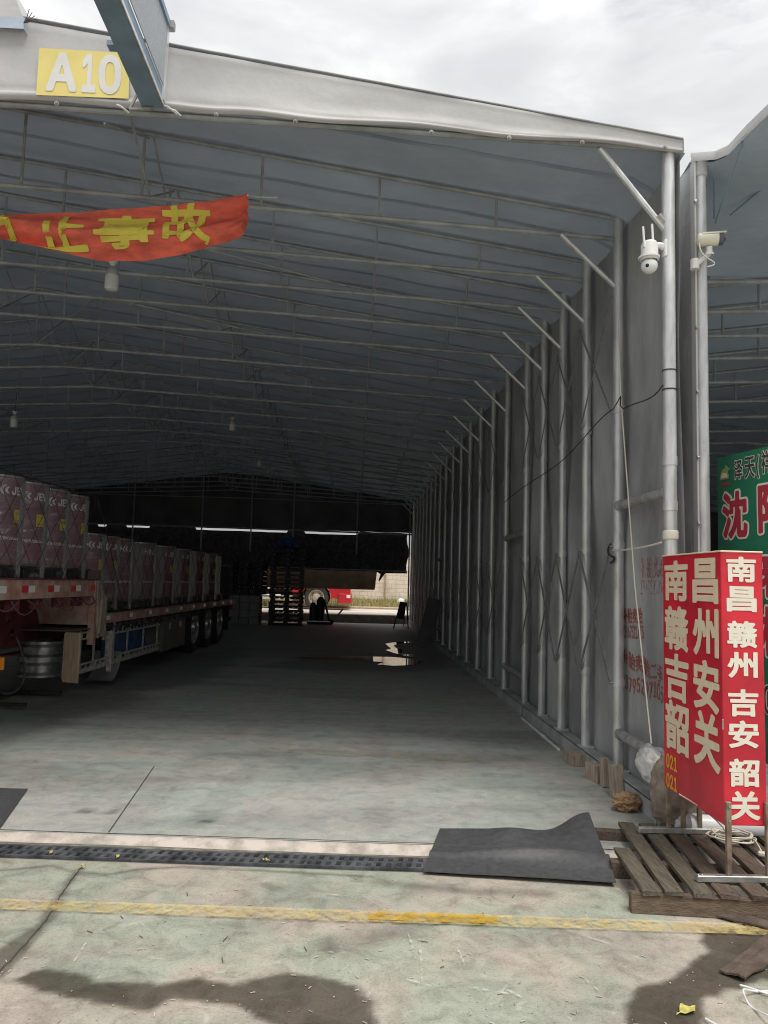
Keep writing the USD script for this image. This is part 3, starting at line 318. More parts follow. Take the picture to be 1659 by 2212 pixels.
def cut_mat(name, col, lo, hi, scale=18.0, seed=0.0, rough=0.7, var=0.15, dmg=1.0):
    """Worn paint: a textured cut-out, so that the ground shows where the paint has gone."""
    MATS[name] = usdkit.material(stage, "/World/Looks/" + name, {
        "g": ("geometry", {}), "mp": ("mapping", {"location": (seed, seed, 0)}), "n": ("noise_texture", {"scale": scale, "detail": 7.0, "roughness": 0.68}),
        "r": ("rgb_ramp", {"ramp": [(lo, (0, 0, 0)), (hi, (1, 1, 1))]}), "n2": ("noise_texture", {"scale": 6.0, "detail": 5.0}),
        "c": ("rgb_ramp", {"ramp": [(0.35, L3(col, 1 - var)), (0.65, L3(col, 1 + var))]}),
        "p": ("principled_bsdf", {"roughness": rough}), "t": ("transparent_bsdf", {}), "m": ("mix_closure", {})},
        [("g.position", "mp.vector"), ("mp.vector", "n.vector"), ("mp.vector", "n2.vector"), ("n.fac", "r.fac"), ("n2.fac", "c.fac"), ("c.color", "p.base_color"),
         ("r.color", "m.fac"), ("t.BSDF", "m.closure1"), ("p.BSDF", "m.closure2")], surface="m.closure")
cut_mat("line_yellow", (0.68, 0.53, 0.22), 0.36, 0.78, 26)
cut_mat("scrawl", (0.34, 0.085, 0.065), 0.34, 0.52, 30)
cut_mat("scrawl_faint", (0.36, 0.17, 0.14), 0.44, 0.60, 26)

def ground_mat(name, stops, rough, tint_a, tint_b, wet_k, streak, gloss=0.28):
    n = {"g": ("geometry", {}), "w": ("attribute", {"attribute": "wet"}),  # damp, and on the shed floor also the painted depth shade
         "ms": ("mapping", {"scale": streak}),
         "big": ("noise_texture", {"scale": 1.3, "detail": 4.0, "roughness": 0.6}),
         "mid": ("noise_texture", {"scale": 7.0, "detail": 8.0, "roughness": 0.7, "distortion": 0.6}),
         "fine": ("noise_texture", {"scale": 95.0, "detail": 6.0, "roughness": 0.7}),
         "stk": ("noise_texture", {"scale": 2.2, "detail": 7.0, "roughness": 0.65}),
         "scr": ("noise_texture", {"scale": 5.0, "detail": 3.0, "roughness": 0.5, "distortion": 2.2}),
         "c": ("rgb_ramp", {"ramp": stops}),
         "tint": ("rgb_ramp", {"ramp": [(0.42, tint_a), (0.58, tint_b)]}),
         "ct": ("mix_color", {"blend_type": "multiply", "fac": 1.0}),
         "fr": ("rgb_ramp", {"ramp": [(0.36, (0.62, 0.61, 0.60)), (0.47, (0.94, 0.94, 0.94)), (0.60, (1, 1, 1))]}),
         "cf": ("mix_color", {"blend_type": "multiply", "fac": 0.8}),
         "sr": ("rgb_ramp", {"ramp": [(0.38, (0.83, 0.835, 0.85)), (0.52, (1, 1, 1)), (0.64, (1.0, 1.0, 1.0))]}),
         "cs": ("mix_color", {"blend_type": "multiply", "fac": 0.85}),
         "lr": ("rgb_ramp", {"ramp": [(0.655, (0, 0, 0)), (0.70, (0.30, 0.30, 0.30))]}),
         "cl": ("mix_color", {"b": (0.62, 0.60, 0.55)}),
         "wc": ("mix_color", {"blend_type": "multiply", "b": wet_k}),
         "ro": ("map_range", {"from_min": 0.0, "from_max": 1.0, "to_min": rough, "to_max": rough - gloss, "clamp": True}),
         "b": ("bump", {"strength": 0.30, "distance": 0.004}), "bs": ("math", {"math_type": "add"}),
         "p": ("principled_bsdf", {"specular_ior_level": 0.4})}
    l = [("g.position", x + ".vector") for x in ("big", "mid", "fine", "scr")] + [("g.position", "ms.vector"), ("ms.vector", "stk.vector"),
         ("mid.fac", "c.fac"), ("big.fac", "tint.fac"), ("c.color", "ct.a"), ("tint.color", "ct.b"), ("fine.fac", "fr.fac"), ("ct.result", "cf.a"), ("fr.color", "cf.b"),
         ("stk.fac", "sr.fac"), ("cf.result", "cs.a"), ("sr.color", "cs.b"), ("scr.fac", "lr.fac"), ("cs.result", "cl.a"), ("lr.color", "cl.fac"),
         ("cl.result", "wc.a"), ("w.fac", "wc.fac"), ("wc.result", "p.base_color"), ("w.fac", "ro.value"), ("ro.result", "p.roughness"),
         ("fine.fac", "bs.value1"), ("mid.fac", "bs.value2"), ("bs.value", "b.height"), ("b.normal", "p.normal")]
    MATS[name] = usdkit.material(stage, "/World/Looks/" + name, n, l, surface="p.BSDF")
ground_mat("yard_concrete", [(0.34, (0.29, 0.27, 0.235)), (0.48, (0.405, 0.38, 0.335)), (0.60, (0.475, 0.45, 0.40))], 0.82, (0.85, 0.96, 0.87), (1.04, 0.975, 0.93), (0.24, 0.22, 0.20), (0.6, 1.0, 1.0))
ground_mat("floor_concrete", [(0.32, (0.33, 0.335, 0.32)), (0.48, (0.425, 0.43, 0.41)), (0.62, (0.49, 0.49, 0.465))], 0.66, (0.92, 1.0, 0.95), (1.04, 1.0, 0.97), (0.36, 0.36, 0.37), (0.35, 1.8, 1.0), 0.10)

# ================================================================ ground
def axis(parts):
    out = []
    for a, b, n in parts: out += list(np.linspace(a, b, n, endpoint=False))
    return np.array(out + [parts[-1][1]])
def poly_sd(P, px, z):
    pg = Polygon([tuple(gz(a, b, z)[:2]) for a, b in px]).buffer(0)
    pts = shapely.points(P[:, 0], P[:, 1]); d = shapely.distance(pts, pg.boundary)
    return np.where(shapely.contains_xy(pg, P[:, 0], P[:, 1]), d, -d)
def line_d(P, px, z):
    return shapely.distance(shapely.points(P[:, 0], P[:, 1]), LineString([tuple(gz(a, b, z)[:2]) for a, b in px]))
ZY = -0.03                                      # the yard lies a little below the shed floor
SK = -0.05                                      # the front edge runs slightly askew
xs = axis([(-400, -40, 8), (-40, -6, 12), (-6, -2.4, 18), (-2.4, 2.4, 240), (2.4, 6, 18), (6, 40, 12), (40, 400, 8)])
vs = axis([(-300, -20, 8), (-20, 0, 12), (0, 2.6, 14), (2.6, 4.27, 84), (4.27, 4.29, 1), (4.29, 4.46, 6), (4.46, 4.48, 1), (4.48, 4.62, 6), (4.62, 6, 4), (6, 30, 6), (30, 60, 6), (60, 500, 8)])
X, V = np.meshgrid(xs, vs, indexing="ij")
Y = V + SK * np.clip(X, -6, 6) * sstep(V, -3, 1) * (1 - sstep(V, 8, 16))
trench = ((V > 4.285) & (V < 4.465) & (np.abs(X) < 9)).astype(float)
Z = ZY + 0.008 * noise(np.stack([X, Y, 0 * X], -1), 0.7, 3) - 0.16 * trench - 0.02 * sstep(V, 4.55, 4.8) - 0.25 * sstep(V, 5.0, 7.0)
P = np.stack([X, Y, Z], -1); g = MB().grid(P); fl = P.reshape(-1, 3)
near = (np.abs(fl[:, 0]) < 2.6) & (fl[:, 1] > 2.3) & (fl[:, 1] < 4.8)
wet = np.zeros(len(fl)); Q = fl[near]
nz = 0.05 * noise(Q, 9, 1, 4) + 0.03 * noise(Q, 26, 2, 3)
A = [(20, 2119), (60, 2100), (100, 2092), (185, 2102), (210, 2119), (345, 2124), (425, 2111), (525, 2124), (615, 2101), (700, 2109), (770, 2127), (800, 2164), (822, 2230), (625, 2230), (500, 2171), (375, 2159), (320, 2186), (200, 2164), (115, 2146)]
Bp = [(-20, 2060), (30, 2030), (80, 1992), (140, 1908), (166, 1876), (178, 1880), (150, 1920), (108, 2000), (60, 2050), (10, 2110), (-20, 2125)]
Dp = [(1345, 2240), (1354, 2169), (1369, 2131), (1449, 2114), (1485, 2089), (1529, 2054), (1505, 2029), (1529, 2006), (1619, 2003), (1700, 2003), (1700, 2110), (1599, 2129), (1519, 2159), (1526, 2240)]
w = np.zeros(len(Q))
for pg, s, k in ((A, .02, 0.95), (Bp, .02, 0.75), (Dp, .018, 1.0)): w = np.maximum(w, k * sstep(poly_sd(Q, pg, ZY) + nz, -s, s))
w = np.maximum(w, 0.55 * sstep(poly_sd(Q, [(690, 2052), (716, 2040), (742, 2052), (718, 2064)], ZY) + nz * .5, -.02, .02))
w = np.maximum(w, 0.38 * sstep(poly_sd(Q, [(690, 2040), (760, 2010), (900, 1985), (960, 1990), (860, 2030), (760, 2060)], ZY) + nz * 1.2, -.07, .07))
w = np.maximum(w, 0.6 * (1 - sstep(line_d(Q, [(-30, 1884), (40, 1878), (110, 1871), (160, 1884), (235, 1890), (300, 1878), (400, 1873), (560, 1880), (800, 1893)], ZY) + np.abs(nz) * .5, .004, .03)))
w = np.maximum(w, 0.45 * (1 - sstep(line_d(Q, [(820, 1905), (1000, 1925), (1180, 1930)], ZY) + nz, .0, .09)))
vq = Q[:, 1] - SK * Q[:, 0]
w = np.maximum(w, 0.7 * sstep(vq + nz * 1.5, 4.46, 4.485) * (1 - sstep(vq + nz, 4.50, 4.55)))
w = np.maximum(w, 0.35 * sstep(nz, 0.02, 0.05))
wet[near] = w
gd = obj("ground", g, "yard_concrete", smooth=True); tag(gd, "worn concrete yard in front of the shed with wet stains and a crack", kind="structure"); primvar(gd, "wet", wet)

# the shed floor: a slab whose front lip slopes down to the drain
xs = axis([(-16, -11, 8), (-11, -4, 40), (-4, 2.5, 130), (2.5, 16, 14)]); vs = axis([(4.605, 4.62, 1), (4.62, 8, 60), (8, 16, 60), (16, 28.4, 40)])
X, V = np.meshgrid(xs, vs, indexing="ij"); Y = V + SK * np.clip(X, -6, 6) * (1 - sstep(V, 6, 14))
Z = 0.0 + 0.004 * noise(np.stack([X, Y, 0 * X], -1), 1.2, 5)
P = np.stack([X, Y, Z], -1); fl = P.reshape(-1, 3); g = MB().grid(P)
w = np.zeros(len(fl)); nz = noise(fl * (0.35, 1.6, 1), 1.1, 9, 5)
w = np.maximum(w, 0.75 * sstep(poly_sd(fl, [(-250, 1640), (140, 1500), (330, 1420), (520, 1395), (560, 1412), (420, 1470), (200, 1545), (-250, 1740)], 0) + nz * .9, -.25, .25))
for cx, dx in ((-.9, .05), (-1.35, .05), (.15, .04), (-2.6, .03)):      # tyre tracks
    d_ = np.abs(fl[:, 0] - cx - dx * (fl[:, 1] - 5) + .05 * np.sin(fl[:, 1] * .8 + cx)); w = np.maximum(w, (.12 + 1.0 * nz) * (1 - sstep(d_, .06, .16)))
w = np.maximum(w, 0.7 * sstep(poly_sd(fl, [(560, 1440), (640, 1415), (930, 1410), (985, 1440), (900, 1455), (700, 1455)], 0) + nz, -.3, .3))
w = np.maximum(w, 0.45 * sstep(poly_sd(fl, [(760, 1380), (880, 1360), (930, 1400), (960, 1430), (820, 1420)], 0) + nz, -.3, .3))
w = np.maximum(w, np.clip(.7 * sstep(fl[:, 1] + 7 * nz, 12.0, 20), 0, .36))  # painted shade: floor colour darkened towards the far end, not damp
w = np.maximum(w, 0.45 * sstep(nz, 0.06, 0.22) * (1 - 0.6 * sstep(-fl[:, 1], -6.4, -5.0)))
for a, b in ((180, 1751), (193, 1752), (243, 1753), (450, 1774)): w = np.maximum(w, 1.0 - sstep(np.linalg.norm((fl[:, :2] - gz(a, b)[:2]) * (.7, 1), axis=1), .02, .05))
fo = obj("shed_floor", g, "floor_concrete", smooth=True); tag(fo, "scuffed grey concrete floor of the shed with damp streaks, and shade put into its colour towards the far end", kind="structure"); primvar(fo, "wet", w)  # mask holds real damp plus the shade painted on the deep floor
mat("edging_concrete", (0.36, 0.33, 0.28), 0.9, col2=(0.60, 0.53, 0.47), scale=6, lo=.38, hi=.56, bump=.35, bscale=60)
P = [[(x, v + SK * x + .006 * noise([[x, v, 0]], 4)[0], -.001 - .034 * (1 - sstep(v, 4.485, 4.60)) + .003 * noise([[x, v, 2]], 9)[0]) for v in np.linspace(4.485, 4.604, 8)] for x in np.linspace(-7, 6, 240)]
tag(obj("drain_edging", MB().grid(P), "edging_concrete", smooth=True), "pale strip of rougher concrete between the shed floor and the drain", kind="structure")
mat("groove", (0.07, 0.068, 0.06), 0.9)
gr = MB()
for pts in ([(333, 1655), (235, 1797)],):
    q = [gz(*p, 0.004) for p in pts]; gr.beam(*q, 0.006, 0.002)
q = [(x, 4.622 + SK * x, 0.0035) for x in np.linspace(-6, 2.0, 60)]
gr.tube([(a, b + 0.004 * random.uniform(-1, 1), c - .0015) for a, b, c in q], 0.0022, 4)
q = [gz(*p, ZY + .007) for p in ((176, 1872), (150, 1905), (128, 1938), (100, 1985), (62, 2030), (20, 2075), (-10, 2105))]; gr.tube([a + (random.uniform(-.004, .004), 0, -.001) for a in smooth_path(q, 5)], .0022, 4)
tag(obj("floor_joint", gr, "groove"), "dark thin joints cut in the shed floor", kind="structure")

# worn yellow line
pl = []
for x in np.linspace(-4.5, 1.95, 130):
    y = 3.675 + SK * x + 0.004 * noise([[x, 0, 0]], 3)[0]; hw = 0.058 + 0.010 * noise([[x, 5, 0]], 5)[0]
    pl.append([(x, y - hw, ZY + .010), (x, y + hw, ZY + .010)])
tag(obj("yellow_line", MB().grid(pl), "line_yellow"), "worn yellow line painted across the yard in front of the drain", kind="structure")
pl = [[(x, 3.675 + SK * x - .044, ZY + .014), (x, 3.675 + SK * x + .05, ZY + .014)] for x in np.linspace(gz(795, 1985, ZY)[0], gz(1075, 1990, ZY)[0], 30)]
cut_mat("line_yellow_fresh", (0.58, 0.36, 0.03), 0.36, 0.60, 26, 3.0)
tag(obj("yellow_line", MB().grid(pl), "line_yellow_fresh"), "short stretch of fresher orange yellow paint on the worn line", kind="structure")

cut_mat("line_faint", (0.42, 0.33, 0.16), 0.46, 0.85, 9, 7.0)
P = [[gz(x, 1617 + (x - 560) * .05 + d, .009) for d in (-5, 5)] for x in np.linspace(545, 1020, 40)]
tag(obj("yellow_line", MB().grid(P), "line_faint"), "faint remains of a yellow line across the middle of the shed floor", kind="structure")
# puddles
mat("puddle_water", (0.02, 0.02, 0.021), 0.03, var=0.0, spec=0.9)
def puddle(px, label, cat=None):
    pg = Polygon([tuple(gz(a, b)[:2]) for a, b in px]).buffer(0)
    pg = pg.buffer(.05).buffer(-.05)
    tag(obj("puddle", MB().prism(pg, 0.004, 0.008), "puddle_water"), label, kind="structure")
puddle([(640, 1421.5), (700, 1418), (790, 1419), (850, 1420), (905, 1426), (915, 1431), (895, 1437), (850, 1439), (815, 1436), (830, 1431), (760, 1426), (700, 1424)], "long thin puddle mirroring the daylight from the far opening")
puddle([(832, 1391), (858, 1387), (890, 1387), (886, 1389), (860, 1391), (850, 1395), (855, 1400), (870, 1405), (868, 1412), (893, 1415), (896, 1422), (875, 1417), (850, 1411), (833, 1405), (845, 1402), (838, 1396)], "small S shaped puddle near the right wall")

# drain gratings
mat("cast_iron", (0.12, 0.125, 0.135), 0.55, metal=0.4, var=0.5, scale=9, bump=0.3, bscale=60)
def grate(L):
    W, H = 0.165, 0.025; b = m3.Manifold.cube([L - .008, W, H]).translate([.004, -W / 2, -H]); n = int(L / 0.052)
    hs = []
    for row in (-1, 1):
        for i in range(n):
            x = (i + .5) * L / n + row * 0.006
            cs = m3.CrossSection([[(-.015, -.026), (.012, -.026), (.017, .026), (-.010, .026)]])
            hs.append(m3.Manifold.extrude(cs, H * 3).translate([x, row * .039, -2 * H]))
    b = b - m3.Manifold.batch_boolean(hs, m3.OpType.Add); me = b.to_mesh(); return me.vert_properties[:, :3], me.tri_verts
gl = ["left end of the drain below the black mat", "second grating from the left edge of the photo", "middle grating, its holes half filled with pale silt", "grating left of the crossing pale seam", "grating next to the crumpled black mat", "grating under the crumpled black mat"]
X0 = [-2.62, -2.13, -1.65, -1.18, -.70, -.23, .26, .75, 1.22]
for i, x0 in enumerate(X0):
    L = .49 if i else .49
    nm = ["black cast iron drain grating at the left edge of the photo", "black cast iron drain grating, second from the left edge, under a yellow leaf", "black drain grating straight above the crack in the yard", "black drain grating with pale silt between its bars", "black drain grating between the silted one and the middle of the line", "black drain grating left of the pale seam in the channel", "black drain grating ending under the crumpled mat", "black drain grating wholly under the crumpled mat", "last drain grating under the right edge of the mat"][i]
    xm = x0 + L / 2; t = thing("drain_grate", nm, "drain grate", (x0, 4.375 + SK * x0, ZY + .006 + .003 * random.uniform(-1, 1)), math.atan(SK), "cast iron gratings over the drain")
    obj("grating", grate(L), "cast_iron", t, local=True)
mat("silt", (0.16, 0.14, 0.11), 0.95, var=0.5, scale=20, bump=0.5, bscale=60)
sl = [[(x, 4.30 + SK * x, ZY - .05 + .03 * noise([[x, 0, 0]], 4)[0]), (x, 4.45 + SK * x, ZY - .06 + .03 * noise([[x, 9, 0]], 4)[0])] for x in np.linspace(-6, 3, 120)]
tag(obj("drain_silt", MB().grid(sl), "silt", smooth=True), "dark silt lying in the drain channel", kind="stuff")
# ================================================================ the canopy shed
XR, XL, XM, Y0, YE = 2.05, -11.05, -4.5, 4.95, 28.5
PY = [4.95, 5.95, 6.8, 7.6, 8.4, 9.25, 10.5, 11.6, 12.8, 14.0, 15.2, 16.5, 17.8, 19.0, 20.2, 21.4, 22.6, 23.8, 25.0, 26.2, 27.4, 28.5]
fold = lambda x: np.where(np.asarray(x) > XM, np.asarray(x, float), 2 * XM - np.asarray(x, float))
ztop = lambda x: 4.50 + 0.142 * (XR - fold(x))
zbot = lambda x: 4.33 + 0.047 * (XR - fold(x))
shed = thing("canopy_shed", "long grey canvas canopy shed on pipe posts, numbered A10 over its open front", "canopy shed", (XM, Y0, 0))
# roof canvas, sagging a little between the frames
ys = np.unique(np.concatenate([np.linspace(a, b, 6) for a, b in zip(PY[:-1], PY[1:])])); ys[0] = 4.9
xs = np.concatenate([np.linspace(XL - .10, XM, 34), np.linspace(XM, XR + .10, 36)[1:]])
X, Y = np.meshgrid(xs, ys, indexing="ij"); t = np.interp(Y, PY, np.arange(len(PY))) % 1.0
P3 = np.stack([X, Y, 0 * X], -1)
Z = ztop(X) + 0.034 - 0.075 * np.sin(np.pi * t) * (0.6 + 0.8 * noise(P3, .5, 4)) + 0.055 * noise(P3 * (1, .7, 1), 1.5, 6, 5)
Z = np.maximum(Z, ztop(X) + np.where((t < .06) | (t > .94), 0.03, -0.12))
Z[0] -= .07; Z[-1] -= .07
obj("roof_canvas", MB().grid(np.stack([X, Y, Z], -1)), "canvas_roof", shed, smooth=True)
for i in range(len(PY) - 1):                      # welded seams across the canvas
    j = int(np.argmin(np.abs(ys - (PY[i] + .42 * (PY[i + 1] - PY[i]))))); k = min(j + 1, len(ys) - 1); f_ = .05 / (ys[k] - ys[j])
    a, b = np.stack([X, Y, Z], -1)[:, j], np.stack([X, Y, Z], -1)[:, k]
    obj("seam", MB().grid(np.stack([a - (0, 0, .004), a * (1 - f_) + b * f_ - (0, 0, .004)], 1)), "canvas_seam", shed, smooth=True)
# side walls of canvas, pleated between the posts
def wall_off(y, z):
    y, z = np.asarray(y, float), np.asarray(z, float); p = np.stack([y, z, 0 * y], -1)
    t = np.interp(y, PY, np.arange(len(PY))) % 1.0
    fade = sstep(y, 5.9, 7.2)
    pleat = 0.05 * np.sin(np.pi * t) ** 2 * (1.0 + 1.2 * noise(p * (1.0, .35, 1), 1.4, 11)) + 0.05 * noise(p * (2.2, .45, 1), 1.6, 12, 4) * fade
    slack = 0.02 * noise(p * (2.5, 1.2, 1), 1.6, 14, 4) + 0.028 * np.sin((y * 1.5 + z * .9) * 2.3) * sstep(z, .3, 1.5) * sstep(4.3 - z, 0, 1.2)
    pleat = pleat * sstep(4.5 - z, 0.0, .7); slack = slack * sstep(4.5 - z, 0.0, .7)
    return np.clip(0.075 + pleat * (0.35 + .65 * fade) + slack * (.55 + .45 * fade), .056, .22)
for side in (1, -1):
    ys = np.concatenate([np.linspace(4.93, 9.3, 130), np.linspace(9.3, 28.55, 200)[1:]]) if side > 0 else np.linspace(4.93, 28.55, 120)
    zs = np.linspace(.03, 4.535, 44)
    Yg, Zg = np.meshgrid(ys, zs, indexing="ij"); o = wall_off(Yg, Zg)
    obj("side_canvas", MB().grid(np.stack([(XR if side > 0 else XL) + side * o, Yg, Zg + 0 * Yg], -1)), "canvas_wall", shed, smooth=True)
    # base track under the posts
    x0 = XR if side > 0 else XL
    b = MB().b2((x0 - .055, 4.93, 0), (x0 + .05, 28.5, .012)); b.b2((x0 - .060, 4.93, .0), (x0 - .048, 28.5, .125)); b.b2((x0 - .06, 4.935, .112), (x0 + .05, 28.49, .121))
    for y in np.arange(6.6, 28, 1.9): b.b2((x0 - .063, y, .005), (x0 - .0605, y + .012, .123))
    obj("base_track", b, "rail_grey", shed)
    for i, y in enumerate(PY):
        if side < 0 and i % 2: continue
        top = 4.5; zb = 0.121 if i else 0.02
        p = obj("post", MB().tube([(x0, y, zb + .01), (x0, y, top)], .040 if i else .043, 14), "galvanised", shed, smooth=40)
        obj("foot_plate", MB().cbox((x0, y, zb + .006), (.13, .13, .012), .003), "galvanised", p)
        if side > 0:
            col = [.78, 1.83, 2.92] if 0 < i < 9 else ([2.35, 2.05] if i == 0 else [.8])
            for z in col: obj("collar", MB().lathe([(.041, -.03), (.0465, -.03), (.0465, .03), (.041, .03)], 14, (x0, y, z)), "galvanised", p, smooth=40)
            if i: 
                for z in ([.78, 1.83] if i < 9 else [.8]): obj("pivot_bolt", MB().tube([(x0 - .04, y - .01, z), (x0 - .075, y - .01, z)], .008, 6), "bolt_steel", p)
        obj("knee_brace", MB().tube([(x0 - side * .02, y, 3.93), (x0 - side * .47, y, float(zbot(x0 - side * .47)) + (0 if i else .14))], .021, 8), "galvanised" if side > 0 else "truss_steel", shed, smooth=40)
        if i == 0 and side > 0: obj("brace_socket", MB().tube([(x0 - .0, y, 3.95), (x0 - .075, y, 4.03)], .03, 8), "galv_dusty", p)
# scissor bars of the folding side frame
def sbar(y0, z0, y1, z1, dx, w=.034):
    obj("scissor_bar", MB().beam((XR - .058 - dx, y0, z0), (XR - .058 - dx, y1, z1), w, .007, up=(1, 0, 0)), "scissor_steel", shed)
for i in range(1, len(PY) - 1):
    a, b = PY[i], PY[i + 1]
    if i in (5, 12): continue
    sbar(a, 1.83, b, .78, 0); sbar(a, .78, b, 1.83, .010)
    if i < 14: sbar(a, 3.85, b, 2.92, 0, .020); sbar(a, 2.92, b, 3.85, .010, .020)
for i, zz in ((0, (2.15, .40)), (5, (2.15, .42)), (12, (2.1, .42))):
    for k, z in enumerate(zz):
        a, b = PY[i], PY[i + 1]
        mb = MB().tube([(XR, a + .04, z), (XR, b - .04, z)], .036, 12)
        for yy in (a + .045, b - .045): mb.lathe([(.036, -.02), (.045, -.02), (.045, .02), (.036, .02)], 12, (XR, yy, z), "y")
        obj("tie_pipe", mb, "galv_dusty", shed, smooth=40)
# roof frames
vtop = lambda x: 4.555 + 0.142 * (2.09 - fold(x))
vbot = lambda x: 4.475 + 0.037 * np.minimum(2.09 - fold(x), 3.5) + .012 * np.sin(fold(x) * 5.0) + .02 * np.exp(-((fold(x) + 1.05) / .22) ** 2) * -1
SX = [1.05, 0.1, -.85, -1.8, -2.75, -3.65, -4.5, -5.35, -6.25, -7.2, -8.15, -9.1, -10.05]
for i, y in enumerate(PY):
    xs = [XL, XM, XR]
    zbot_i = zbot if i else (lambda x: vbot(x) + .045)
    def chord(fn, r): return MB().tube([(x, y, float(fn(x)) - (.0 if fn is ztop else 0)) for x in xs], r, 8)
    tr = chord(ztop, .017); 
    far = i >= 11
    t = obj("roof_truss", tr, "truss_steel", shed, smooth=40)
    obj("bottom_chord", chord(zbot_i, .021), "truss_steel", t, smooth=40)
    if far:
        s = MB()
        for x in SX: s.tube([(x, y, float(zbot_i(x))), (x, y, float(ztop(x)))], .013, 5)
        obj("struts", s, "truss_steel", t, kind="stuff")
    else:
        for x in SX: obj("strut", MB().tube([(x, y, float(zbot_i(x))), (x, y, float(ztop(x)))], .012, 6), "truss_steel", t, smooth=40)
    # folding rods between this frame and the next, at the ridge and half way down both slopes
    if i + 1 < len(PY):
        y2 = PY[i + 1]
        for xc in (XM, -1.75, -7.25):
            r = MB(); w = .0
            zt, zb2 = float(ztop(xc)) - .03, float(zbot(xc))
            r.tube([(xc + .02, y, zt), (xc + .02, y2, zb2)], .009, 5); r.tube([(xc - .02, y, zb2), (xc - .02, y2, zt)], .009, 5)
            if xc == XM:
                r.tube([(xc - .45, y, float(ztop(xc - .45)) - .02), (xc, y, zb2)], .009, 5); r.tube([(xc + .75, y, float(ztop(xc + .75)) - .02), (xc, y, zb2)], .009, 5)
            obj("folding_rod", r, "truss_steel", shed)
        if i % 2 == 0 and i > 0: obj("roof_tie", MB().tube([(-2.9 + .5 * (i % 4), y, float(zbot(-2.9)) + .02), (-1.2 + .5 * (i % 4), y2, float(zbot(-1.2)) + .02)], .013, 6), "truss_steel", shed)
# front valance with rolled hem, number panel, bolts
xs = np.concatenate([np.linspace(XL - .04, -4.5, 60), np.linspace(-4.5, 2.135, 190)[1:]])
k = np.array([0, .02, .05, .085, .11, .15, .22, .32, .45, .6, .75, .88, .96, 1.0]); ho = np.array([.004, -.014, -.02, -.012, 0, -.004, -.003, 0, .002, 0, 0, -.002, -.008, .012])
Vv = np.zeros((len(xs), len(k), 3)); H = vtop(xs) - vbot(xs)
hk = np.where(k[None] < .12, k[None] * .55 / np.maximum(H[:, None], .12), 0); kk = k[None] + 0 * H[:, None]
kk = np.where(k[None] <= .11, k[None] * np.minimum(1.0, .62 / np.maximum(H[:, None], .2)), np.interp(k, [.11, 1], [0, 1])[None] * (1 - .11 * np.minimum(1.0, .62 / np.maximum(H[:, None], .2))) + .11 * np.minimum(1.0, .62 / np.maximum(H[:, None], .2)))
Vv[..., 0] = xs[:, None]; Vv[..., 2] = vbot(xs)[:, None] + kk * H[:, None]
pp = np.stack([Vv[..., 0], 0 * kk, Vv[..., 2]], -1)
wr = .022 * noise(pp * (1.1, 1, 6.0), 1.0, 21, 4) + .03 * noise(pp * (.5, 1, 9.0), 1.0, 22, 3) * (1 - kk) ** 2
Vv[..., 1] = 4.895 + ho[None] * 1.2 + wr
obj("front_valance", MB().grid(Vv), "canvas_out", shed, smooth=True)
hood = MB().grid([[(2.135, 4.885, z), (2.137, 4.96, z), (2.135, 5.05, z)] for z in np.linspace(4.475, 4.55, 3)]); hood.grid([[(x, 4.885, float(vtop(x))), (x, 4.93, float(vtop(x)) + .012), (x, 5.0, float(vtop(x)) - .002)] for x in np.linspace(-4.5, 2.135, 40)])
obj("valance_return", hood, "canvas_out", shed, smooth=True)
obj("edge_rope", MB().tube([(x, 4.882, float(vtop(x)) + .004) for x in np.linspace(-4.5, 2.13, 60)], .007, 6), "truss_steel", shed, smooth=True)
for px, py in ((122, 223), (467, 247), (638, 262), (932, 285), (1100, 297), (1258, 307), (1437, 318)):
    q = gy(px, py, 4.868); obj("hem_bolt", MB().lathe([(0.0, -.012), (.009, -.010), (.009, 0), (.016, 0), (.016, .004), (0, .004)], 10, q, "y"), "galv_dusty", shed, smooth=40)
lacing = MB()
for px, py in ((365, 235), (372, 240), (380, 243), (268, 237), (262, 233)): q = gy(px, py, 4.86); lacing.tube([q + (-.03, 0, .02), q + (0, -.02, 0), q + (.03, .01, -.015)], .006, 5)
obj("lacing", lacing, "white_paint", shed)
a, b, c, d = [gy(x, y, 4.862) for x, y in [(85, 103), (280, 115), (278, 213), (78, 205)]]
def onpanel(u, v): u, v = np.asarray(u, float)[..., None], np.asarray(v, float)[..., None]; return (d * (1 - u) + c * u) * (1 - v) + (a * (1 - u) + b * u) * v
us = np.linspace(0, 1, 12); pn = obj("number_panel", MB().grid([[onpanel(u, v) for v in np.linspace(0, 1, 5)] for u in us]), "yellow_paint", shed)
gl = shapely.unary_union([char_box("iA", .10, .09, .33, .83), char_box("i1", .485, .09, .155, .83), char_box("i0", .665, .075, .25, .86)])
def wrap_panel(v): return onpanel(v[:, 0], v[:, 1]) + np.stack([0 * v[:, 0], -.002 - v[:, 2], 0 * v[:, 0]], -1)
obj("lettering", MB().prism(gl, 0, .0012, wrap_panel), "white_paint", pn)
